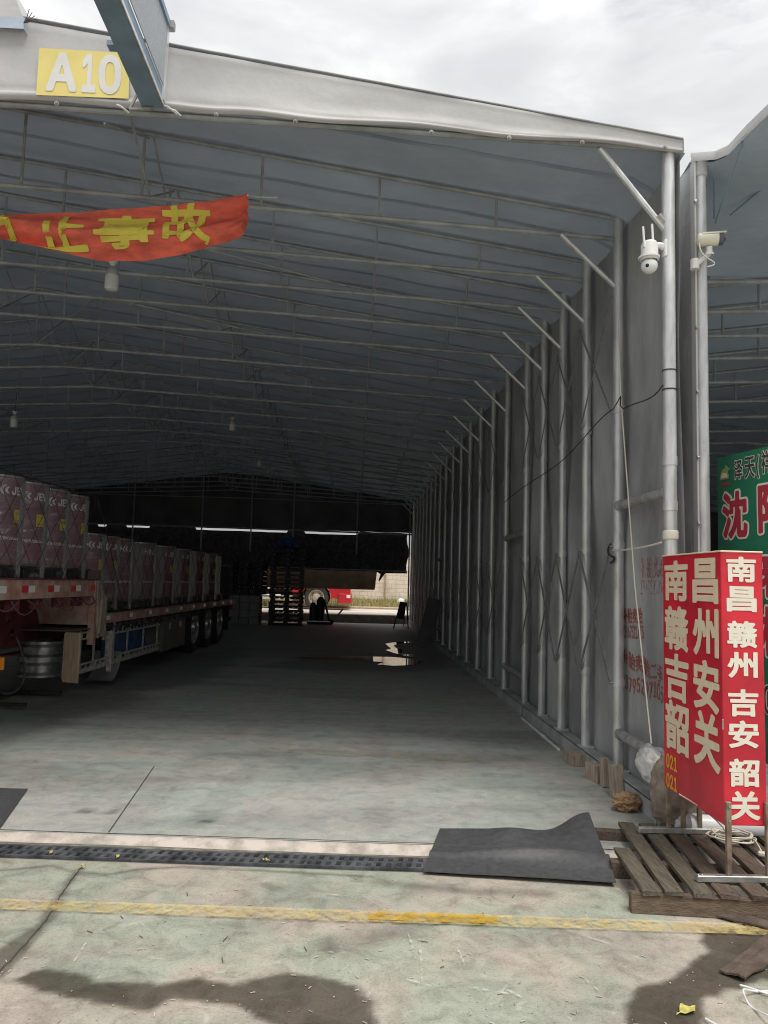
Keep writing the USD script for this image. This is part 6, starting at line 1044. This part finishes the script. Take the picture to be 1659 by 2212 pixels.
# ================================================================ bulbs under the roof
mat("bulb_white", (0.70, 0.70, 0.70), 0.3, var=0.03); mat("bulb_base", (0.42, 0.42, 0.42), 0.5, var=.1)
bulb0 = None
for px, py, y, lb in ((242, 598, 6.85, "large white bulb lamp hanging nearest, below the red banner"), (31, 908, 12.8, "bulb lamp hanging far left above the drums"), (502, 918, 15.2, "small bulb lamp deep under the ridge"), (560, 998, 20.2, "farthest tiny bulb lamp over the middle of the shed")):
    c = gy(px, py, y)
    if bulb0 is None:
        bulb0 = thing("hanging_lamp", lb, "lamp", c, 0, "bulb lamps under the roof")
        obj("bulb", MB().lathe([(0, -.13), (.03, -.13), (.052, -.122), (.06, -.105), (.06, .0), (.055, .012)], 20), "bulb_white", bulb0, local=True, smooth=40)
        obj("heat_sink", MB().lathe([(.055, .012), (.056, .05), (.045, .07), (.02, .08), (.018, .11)], 20), "bulb_base", bulb0, local=True, smooth=40)
        obj("socket", MB().lathe([(.018, .10), (.03, .125), (.042, .135), (.042, .15), (.0, .15)], 16), "bulb_white", bulb0, local=True, smooth=40)
        obj("flex", MB().tube([(0, 0, .15), (.01, 0, .5)], .004, 5), "rope_dark", bulb0, local=True)
    else: dup(bulb0, c, .5, lb)
# ================================================================ red banner
mat("banner_red", (0.68, 0.12, 0.075), 0.75, var=0.25, scale=5, bump=.35, bscale=9, bdist=.02, stretch=(1, 1, 3))
mat("banner_yellow", (0.66, 0.56, 0.08), 0.7, var=0.06)
YB = 5.62; tx = [-160, 0, 100, 200, 300, 400, 470, 525, 537]; tt = [470, 459, 457, 455, 452, 447, 438, 428, 424]; tb = [500, 513, 538, 554, 558, 547, 525, 505, 470]
def ban(px, v):
    a, b = np.interp(px, tx, tt), np.interp(px, tx, tb); q = gy(px, b + (a - b) * v, YB)
    f = .06 * math.sin(v * 8.0 + .006 * px) * (1 - v * .4) + .02 * math.sin(v * 21 - .02 * px) * (1 - v) + .08 * noise([[px * .012, v * 4 - px * .006, 0]], 1.0, 101)[0] - .05 * math.sin(math.pi * v)
    return q + np.array([0, f, 0])
bn = thing("banner", "sagging red cloth banner with yellow characters tied under the first roof frame", "banner", gy(270, 560, YB))
obj("cloth", MB().grid([[ban(px, v) for v in np.linspace(0, 1, 16)] for px in np.linspace(-160, 537, 90)]), "banner_red", bn, smooth=True)
def ban_text(ch, x0, y0, x1, y1, shear=0):
    g = char_box("b" + ch, 0, 0, 1, 1)
    def fn(v):
        o = []
        for u, w, d in v:
            px = x0 + (x1 - x0) * u + shear * w; py = y1 + (y0 - y1) * w - .055 * (px - x0) * 0
            a, b = np.interp(px, tx, tt), np.interp(px, tx, tb); vv = (py - b) / (a - b); q = ban(px, float(np.clip(vv, .02, .985))); o.append(q - np.array([0, .006 + d, 0]))
        return np.array(o)
    obj("character", MB().prism(g, 0, .001, fn, .2), "banner_yellow", bn)
ban_text("防", -62, 462, 40, 520); ban_text("止", 86, 465, 192, 543); ban_text("事", 212, 468, 340, 540); ban_text("故", 352, 440, 456, 530)
obj("tie_cord", MB().tube(smooth_path([ban(537, .9), gy(545, 424, 5.7), gy(600, 427, 5.93)], 5), .006, 5), "white_cable", bn)

# ================================================================ scraps on the yard
def sheet(name, label, cat, px, m, th=.006, amp=.02, n=14, lift=.006, seed=1):
    q = [gz(a, b, ZY) for a, b in px]; G = np.array([[(q[0] * (1 - u) + q[1] * u) * (1 - v) + (q[3] * (1 - u) + q[2] * u) * v + np.array([.012 * noise([[v * 6, u * 6, 5]], 1, seed)[0], .012 * noise([[u * 6, v * 6, 9]], 1, seed)[0], lift + amp * (.5 + noise([[u * 4, v * 3, 0]], 1.0, seed, 4)[0])]) for v in np.linspace(0, 1, n)] for u in np.linspace(0, 1, n)])
    b = MB().grid(G); b.grid((G - (0, 0, th))[:, ::-1])
    for e0 in (G[:, 0], G[::-1, -1], G[0, ::-1], G[-1, :]): b.grid(np.stack([e0 - (0, 0, th), e0], 1))
    t = thing(name, label, cat, q[0]); obj("sheet", b, m, t, smooth=35); return t
sheet("wet_cardboard", "long soggy cardboard strip in front of the wooden pallet", "cardboard", [(1506, 1974), (1655, 2014), (1700, 2008), (1540, 1966)], "cardboard_wet", .008, .02, 16, .01, 3)
sheet("wet_cardboard", "broad soggy cardboard sheet on the wet patch near the lower right corner", "cardboard", [(1556, 2104), (1608, 2124), (1720, 2050), (1680, 2012)], "cardboard_wet", .008, .02, 18, .01, 4)
t = thing("white_strap", "loop of white plastic strap on the yard in the lower right corner", "strap", gz(1620, 2150, ZY)); zz = ZY + .012
obj("loop", MB().tube(smooth_path([gz(1598, 2128, zz), gz(1635, 2139, zz), gz(1680, 2148, zz), gz(1690, 2143, zz), gz(1630, 2141, zz), gz(1607, 2147, zz + .02), gz(1612, 2160, zz), gz(1640, 2185, zz), gz(1680, 2215, zz)], 7), .004, 5), "pvc_white", t, smooth=True)
t = thing("white_strap", "short end of white strap at the bottom edge of the photo", "strap", gz(1530, 2205, ZY)); obj("end", MB().tube([gz(1524, 2200, zz), gz(1575, 2228, zz)], .004, 5), "pvc_white", t)
def leaf(name, label, px, py, L, az, m, z=ZY, curl=.3, cat="leaf", group=None):
    c = gz(px, py, z); P = []
    for u in np.linspace(0, 1, 12):
        w = .30 * L * math.sin(math.pi * u ** .8) * (1 - .15 * math.sin(9 * u)); P.append([np.array([(u - .5) * L, w * s, .008 + curl * w * abs(s) * .8 + .12 * L * (u - .5) ** 2 + .004 * math.sin(11 * u + 3 * s)]) for s in (-1, -.5, 0, .5, 1)])
    t = thing(name, label, cat, c, az, group); obj("blade", MB().grid(P), m, t, local=True, smooth=True); obj("stalk", MB().tube([(-L * .5, 0, .008 + .03 * L), (-L * .72, .02 * L, .006)], .0018, 4), m, t, local=True)
leaf("fallen_leaf", "single yellow green fallen leaf at the bottom right on the wet patch", 1486, 2186, .085, .5, "leaf_yellow")
for px, py, lb in ((111, 1843, "tiny yellow leaf on the drain grating at left"), (178, 1873, "tiny yellow leaf beside the crack below the drain"), (255, 1852, "tiny yellow leaf at the edge of the drain"), (573, 1860, "pale leaf scrap on the gratings in the middle")): leaf("fallen_leaf", lb, px, py, .035, random.uniform(0, 3), "leaf_yellow", ZY + .012)
db = MB()
for k in range(260):
    px, py = random.uniform(-20, 1680), 1895 + 330 * random.random(); c = gz(px, py, ZY); L = random.choice((.004, .006, .008, .02)); a = random.uniform(0, 3.14)
    db.cbox(c + (0, 0, .003), (L, .003 + .002 * random.random(), .003), .0008, az=a)
sc = MB()
for (x0, y0), (x1, y1) in (((880, 2010), (900, 2075)), ((985, 2040), (1005, 2090)), ((1260, 2110), (1295, 2140)), ((865, 2110), (935, 2130)), ((1090, 2135), (1130, 2155)), ((155, 2085), (190, 2030)), ((215, 2075), (240, 2055)), ((905, 2010), (912, 2130)), ((1300, 1970), (1390, 2005)), ((680, 1930), (760, 1935)), ((300, 1990), (330, 2015)), ((1010, 2130), (1125, 2150)), ((1260, 2020), (1330, 2042))):
    a, b = gz(x0, y0, ZY + .009), gz(x1, y1, ZY + .009); n_ = np.array([-(b - a)[1], (b - a)[0], 0]); n_ /= np.linalg.norm(n_)
    sc.grid([[a * (1 - s) + b * s + n_ * (w * .006 * math.sin(math.pi * s) + .006 * noise([[s * 4, x0, 0]], 1)[0]) for w in (-1, 1)] for s in np.linspace(0, 1, 10)])
cut_mat("scuff", (0.72, 0.70, 0.62), 0.45, 0.75, 30, 5.0)
tag(obj("scuffs", sc, "scuff"), "pale scratch marks scraped into the yard concrete", kind="stuff")
mat("grit", (0.30, 0.27, 0.22), 0.9, col2=(0.62, 0.58, 0.50), scale=2.0)
tag(obj("grit", db, "grit"), "tiny chips of grit scattered on the yard", kind="stuff")
db = MB()
for k in range(14):
    px, py = random.uniform(0, 1640), random.uniform(1880, 2200); c = gz(px, py, ZY); a = random.uniform(0, 3.14); db.cbox(c + (0, 0, .003), (.02 + .03 * random.random(), .003, .003), .001, az=a)
mat("twig", (0.12, 0.09, 0.06), 0.9)
tag(obj("twigs", db, "twig"), "short dark twigs and splinters scattered on the yard", kind="stuff")
# ================================================================ far end of the shed: stacked pallets, cartons, jack, folding board
pl1 = lambda lb: None
sp0 = None
def stack(px0, px1, py, n, az, zt0, lab, grp, first_z=0.0):
    global sp0
    c = (gz(px0, py) + gz(px1, py)) / 2 + np.array([0, .55, 0])
    for k in range(n):
        p = c + np.array([random.uniform(-.02, .02), random.uniform(-.02, .02), first_z + .152 * k]); lb = f"black plastic pallet in the {lab} stack at the far end, {ORDX[k]} from the bottom"
        dup(pal0, p, az + random.uniform(-.02, .02), lb, grp)
stack(580, 648, 1351, 17, .05, 0, "right", "black pallets of the right stack")
stack(500, 556, 1350, 7, -.04, 0, "left", "black pallets of the left stack", 1.0)
c0 = (gz(497, 1350) + gz(553, 1350)) / 2 + np.array([0, .5, 0])
for lev in range(4):
    for i in range(3):
        for j in (0, 1):
            p = c0 + np.array([-.33 + .33 * i, -.22 + .42 * j, .242 * lev]); t = thing("carton", f"pale grey carton under the left pallet stack, {ORD[lev]} layer, {('left', 'middle', 'right')[i]} column, {('front', 'back')[j]} row", "carton", p, .02 * random.uniform(-1, 1), "grey cartons at the far end"); obj("box", MB().cbox((0, 0, .12), (.315, .40, .232), .006), "carton_grey", t, local=True)
blob("dark_bundle", "dark bundle slumped on top of the right pallet stack", "bundle", (-2.3, 26.2, 2.75), (.35, .4, .22), "blue_tarp", 111, 3, .3, 2)
jk = thing("cylinder_trolley", "dark trolley with two upright green and black bottles near the far opening", "trolley", gz(690, 1350)); c = gz(690, 1349) 
mat("bottle_green", (0.015, 0.07, 0.05), 0.4, var=.2)
obj("base_frame", MB().b2(c + (-.42, -.18, .02), c + (.38, .18, .05)).b2(c + (-.42, -.2, .05), c + (.38, -.17, .10)), "black_steel", jk); obj("bottle", MB().lathe([(0, .06), (.13, .06), (.13, .62), (.08, .72), (.03, .76), (0, .76)], 16, c + (-.24, 0, 0)), "bottle_green", jk, smooth=40); obj("bottle", MB().lathe([(0, .06), (.15, .06), (.15, .80), (.09, .92), (.03, .96), (0, .96)], 16, c + (.02, .02, 0)), "black_steel", jk, smooth=40)
obj("leg", MB().beam(c + (.14, -.05, .86), c + (.36, -.05, .05), .07, .07), "black_steel", jk); obj("handle", MB().tube([c + (.3, 0, .2), c + (.55, 0, .25), c + (.8, .1, .55)], .03, 8), "raw_wood", jk); obj("wheel", MB().lathe([(.0, -.03), (.09, -.03), (.09, .03), (0, .03)], 14, c + (.40, 0, .09), "y"), "rubber", jk, smooth=40); obj("crossbar", MB().b2(c + (-.40, -.19, .10), c + (.36, -.17, .13)), "rim_steel", jk)
ea = thing("folding_board", "black folding board leaning on its legs near the right wall at the far opening", "board", gz(862, 1357)); a, b = gz(850, 1358), gz(878, 1358) + np.array([.05, -.1, 0])
P0, P1, P2, P3_ = gy(864, 1300, 25.6), gy(878, 1301, 25.6), gy(873, 1338, 25.5), gy(855, 1336, 25.5)
G = np.array([[P0, P1], [P3_, P2]]); bb = MB().grid(G); bb.grid((G + (0, .03, 0))[:, ::-1]); obj("panel", bb, "black_steel", ea)
obj("leg", MB().beam(P3_, a, .03, .03), "black_steel", ea); obj("leg", MB().beam(P1, b, .04, .03), "black_steel", ea); obj("leg", MB().beam(P2, gz(872, 1352), .03, .03), "black_steel", ea)
t = thing("leaning_board", "rounded dark board leaning against the right wall posts", "board", gz(915, 1395)); c = gz(913, 1400); obj("panel", MB().beam(c, c + (.28, .15, 1.15), .34, .03, up=(0, 1, .1)), "grey_plate", t)
blob("crumpled_rag", "crumpled pale rag on the floor by the wall before the far opening", "rag", gz(928, 1388) + (0, 0, .06), (.10, .12, .07), "sack_white", 121, 3, .35, 2.5)

# ================================================================ the lane, wall and truck behind the shed
YK, ZR = 28.75, .30
g = MB().cbox((0, YK + .1, ZR / 2 - .1), (60, .2, ZR + .2), .02); mat("kerb_concrete", (0.30, 0.26, 0.21), .9, var=.25, scale=4, bump=.3)
tag(obj("kerb", g, "kerb_concrete"), "low concrete edge of the lane behind the shed", kind="structure")
mat("lane_concrete", (0.60, 0.56, 0.48), .9, var=.15, scale=2, bump=.2); tag(obj("lane", MB().b2((-60, YK + .2, -.3), (60, 35.0, ZR)), "lane_concrete"), "pale concrete lane behind the shed", kind="structure")
P = [[(x, y, ZR - .02 + (y - 34.8) * .115 + .12 * noise([[x, y, 0]], 1.2, 131)[0]) for y in np.linspace(34.8, 38.3, 14)] for x in np.linspace(-30, 20, 120)]
mat("verge_soil", (0.17, 0.15, 0.07), .95, col2=(0.36, 0.31, 0.19), scale=5, bump=.5); tag(obj("verge", MB().grid(P), "verge_soil", smooth=True), "rough earth verge below the block wall", kind="structure")
gr = MB(); vv, ff = [], []
for k in range(9000):
    x, y = random.uniform(-7, 5), random.uniform(34.9, 37.9); z = ZR - .02 + (y - 34.8) * .115; a = random.uniform(0, 6.28); h = random.uniform(.06, .24) * (1.3 if random.random() < .2 else 1); w = .018; i = len(vv)
    vv += [(x - w * math.cos(a), y - w * math.sin(a), z - .03), (x + w * math.cos(a), y + w * math.sin(a), z - .03), (x + random.uniform(-.09, .09), y + random.uniform(-.09, .09), z + h)]; ff.append((i, i + 1, i + 2))
mat("dry_grass", (0.24, 0.22, 0.07), .9, col2=(0.42, 0.37, 0.18), scale=3); tag(obj("grass", (np.array(vv), np.array(ff)), "dry_grass"), "dry weedy grass on the verge below the block wall", kind="stuff")
mat("pipe_tan", (0.45, 0.36, 0.25), .6); t = thing("long_pipe", "long pale pipe lying along the foot of the verge", "pipe", (0, 34.6, ZR)); obj("tube", MB().tube([(-2.4, 34.7, ZR + .06), (2.0, 34.55, ZR + .07), (5, 34.6, ZR + .06)], .05, 8), "pipe_tan", t, smooth=40)
mat("wall_block", (0.74, 0.66, 0.54), .9, var=.16, scale=1.3, bump=.4, bscale=25); mat("wall_mortar", (0.45, 0.39, 0.31), .95)
wl = thing("block_wall", "pale concrete block wall beyond the lane behind the shed", "wall", (0, 38.1, .5)); W0 = 38.1
obj("mortar_core", MB().b2((-30, W0 + .012, .3), (20, W0 + .19, 3.0)), "wall_mortar", wl)
rest = MB()
for r in range(12):
    z = .52 + .205 * r
    for i in range(-74, 50):
        x = i * .40 + (.2 if r % 2 else 0); jit = random.uniform(-.005, .006)
        vis = -2.6 <= x <= 2.8 and r < 8
        b = MB() if vis else rest
        b.box((x, W0 + .10 + jit, z), (.388, .192, .193))
        if vis: obj("block", b, "wall_block", wl)
tag(obj("block_courses", rest, "wall_block", wl), kind="stuff")
obj("drain_pipe", MB().tube([(2.28 - .8, W0 - .06, .6), (2.28 - .8, W0 - .06, 2.9)], .04, 8), "pipe_tan", wl)
t = thing("white_bag", "white plastic bag caught at the foot of the block wall", "bag", gy(868, 1297, 36.5)); 
v = trimesh.creation.icosphere(2, 1.0); obj("body", (np.array(v.vertices) * (.17, .12, .17) * (1 + .5 * noise(np.array(v.vertices), 2, 5))[:, None] + gy(866, 1300, 36.5), v.faces), "bag_white", t, smooth=True)
t = thing("timber_frame", "small timber frame standing against the block wall at right", "frame", gy(895, 1310, 36)); mat("frame_tan", (0.40, 0.33, 0.22), .8)
q = [gy(882, 1286, 36), gy(900, 1288, 36), gy(902, 1325, 36), gy(888, 1325, 36)]; obj("top", MB().beam(q[0], q[1], .12, .08), "frame_tan", t); obj("leg", MB().beam(q[1], q[2], .06, .06), "frame_tan", t); obj("leg", MB().beam(q[0] + (.1, 0, 0), q[3], .06, .06), "frame_tan", t)
# red truck seen through the opening
mat("truck_red", (0.50, 0.02, 0.03), .35, var=.08); mat("hub_tan", (0.42, 0.36, 0.28), .6, var=.3, scale=12)
YT = 32.4; tk = thing("red_truck", "red truck on the lane behind the shed, showing below the brown tarpaulin", "truck", (-3.5, YT + 1.2, ZR))
wx = (gy(683, 1300, YT))[0]; rw = .51
for x, y in ((wx, YT + .15), (wx - 3.6, YT + .15), (wx - 4.9, YT + .15), (wx, YT + 2.2), (wx - 3.6, YT + 2.2)):
    w = obj("wheel", MB().lathe(tyre, 30, (0, 0, 0), "x").xf(rotz(-math.pi / 2), (x, y, ZR + rw)), "rubber", tk, smooth=35)
    obj("hub", MB().lathe([(.335, .10), (.30, .11), (.27, .04), (.17, .03), (.16, .10), (.10, .14), (0, .14)], 24, (0, 0, 0), "x").xf(rotz(-math.pi / 2), (x, y, ZR + rw)), "hub_tan", w, smooth=35)
    if y < YT + 1:
        for k in range(8): a = k * math.pi / 4; obj("nut", MB().tube([(x + .22 * math.cos(a), y - .05, ZR + rw + .22 * math.sin(a)), (x + .22 * math.cos(a), y - .11, ZR + rw + .22 * math.sin(a))], .025, 6), "black_steel" if k % 2 else "hub_tan", w)
xf = wx + 1.42; ring = Point(wx, ZR + rw).buffer(.60, 24)
body = Polygon([(wx - 1.0, ZR + .62), (wx - .2, ZR + .62), (xf - .04, ZR + .40), (xf, ZR + .48), (xf, 2.0), (xf - .15, 3.0), (wx - 1.0, 3.05)]).difference(ring)
obj("cab", MB().prism(body, 0, 2.4, lambda v: np.stack([v[:, 0], YT - .02 + v[:, 2], v[:, 1]], -1)), "truck_red", tk)
arch = Point(wx, ZR + rw).buffer(.66, 24).difference(ring).intersection(shapely.box(wx - 1, ZR + .45, wx + 1, 3)); obj("wheel_arch", MB().prism(arch, 0, .3, lambda v: np.stack([v[:, 0], YT - .05 + v[:, 2], v[:, 1]], -1)), "truck_red", tk)
bp = obj("bumper", MB().cbox((xf - .22, YT + 1.18, ZR + .50), (.56, 2.44, .42), .04), "truck_red", tk); obj("headlamp", MB().cbox((xf - .08, YT - .045, ZR + .58), (.16, .03, .13), .02), "white_reflector", bp); obj("seam", MB().b2((xf - .53, YT - .045, ZR + .28), (xf - .51, YT - .03, ZR + .72)), "black_steel", bp)
obj("step", MB().b2((wx - 1.0, YT + .05, ZR + .3), (wx - .7, YT + .4, ZR + .62)), "black_steel", tk)
obj("chassis", MB().b2((wx - 6.2, YT + .7, ZR + .55), (wx + .5, YT + 1.6, ZR + .8)), "black_steel", tk); obj("cargo_bed", MB().b2((wx - 6.4, YT - .02, ZR + .95), (wx - 1.15, YT + 2.4, ZR + 1.15)), "deck_red", tk); obj("cargo_body", MB().b2((wx - 6.4, YT - .02, ZR + 1.16), (wx - 1.15, YT + 2.4, 3.4)), "canvas_brown", tk)
obj("air_tank", MB().tube([(wx - 2.4, YT + .3, ZR + .5), (wx - 1.5, YT + .3, ZR + .5)], .16, 14), "rim_steel", tk, smooth=40)
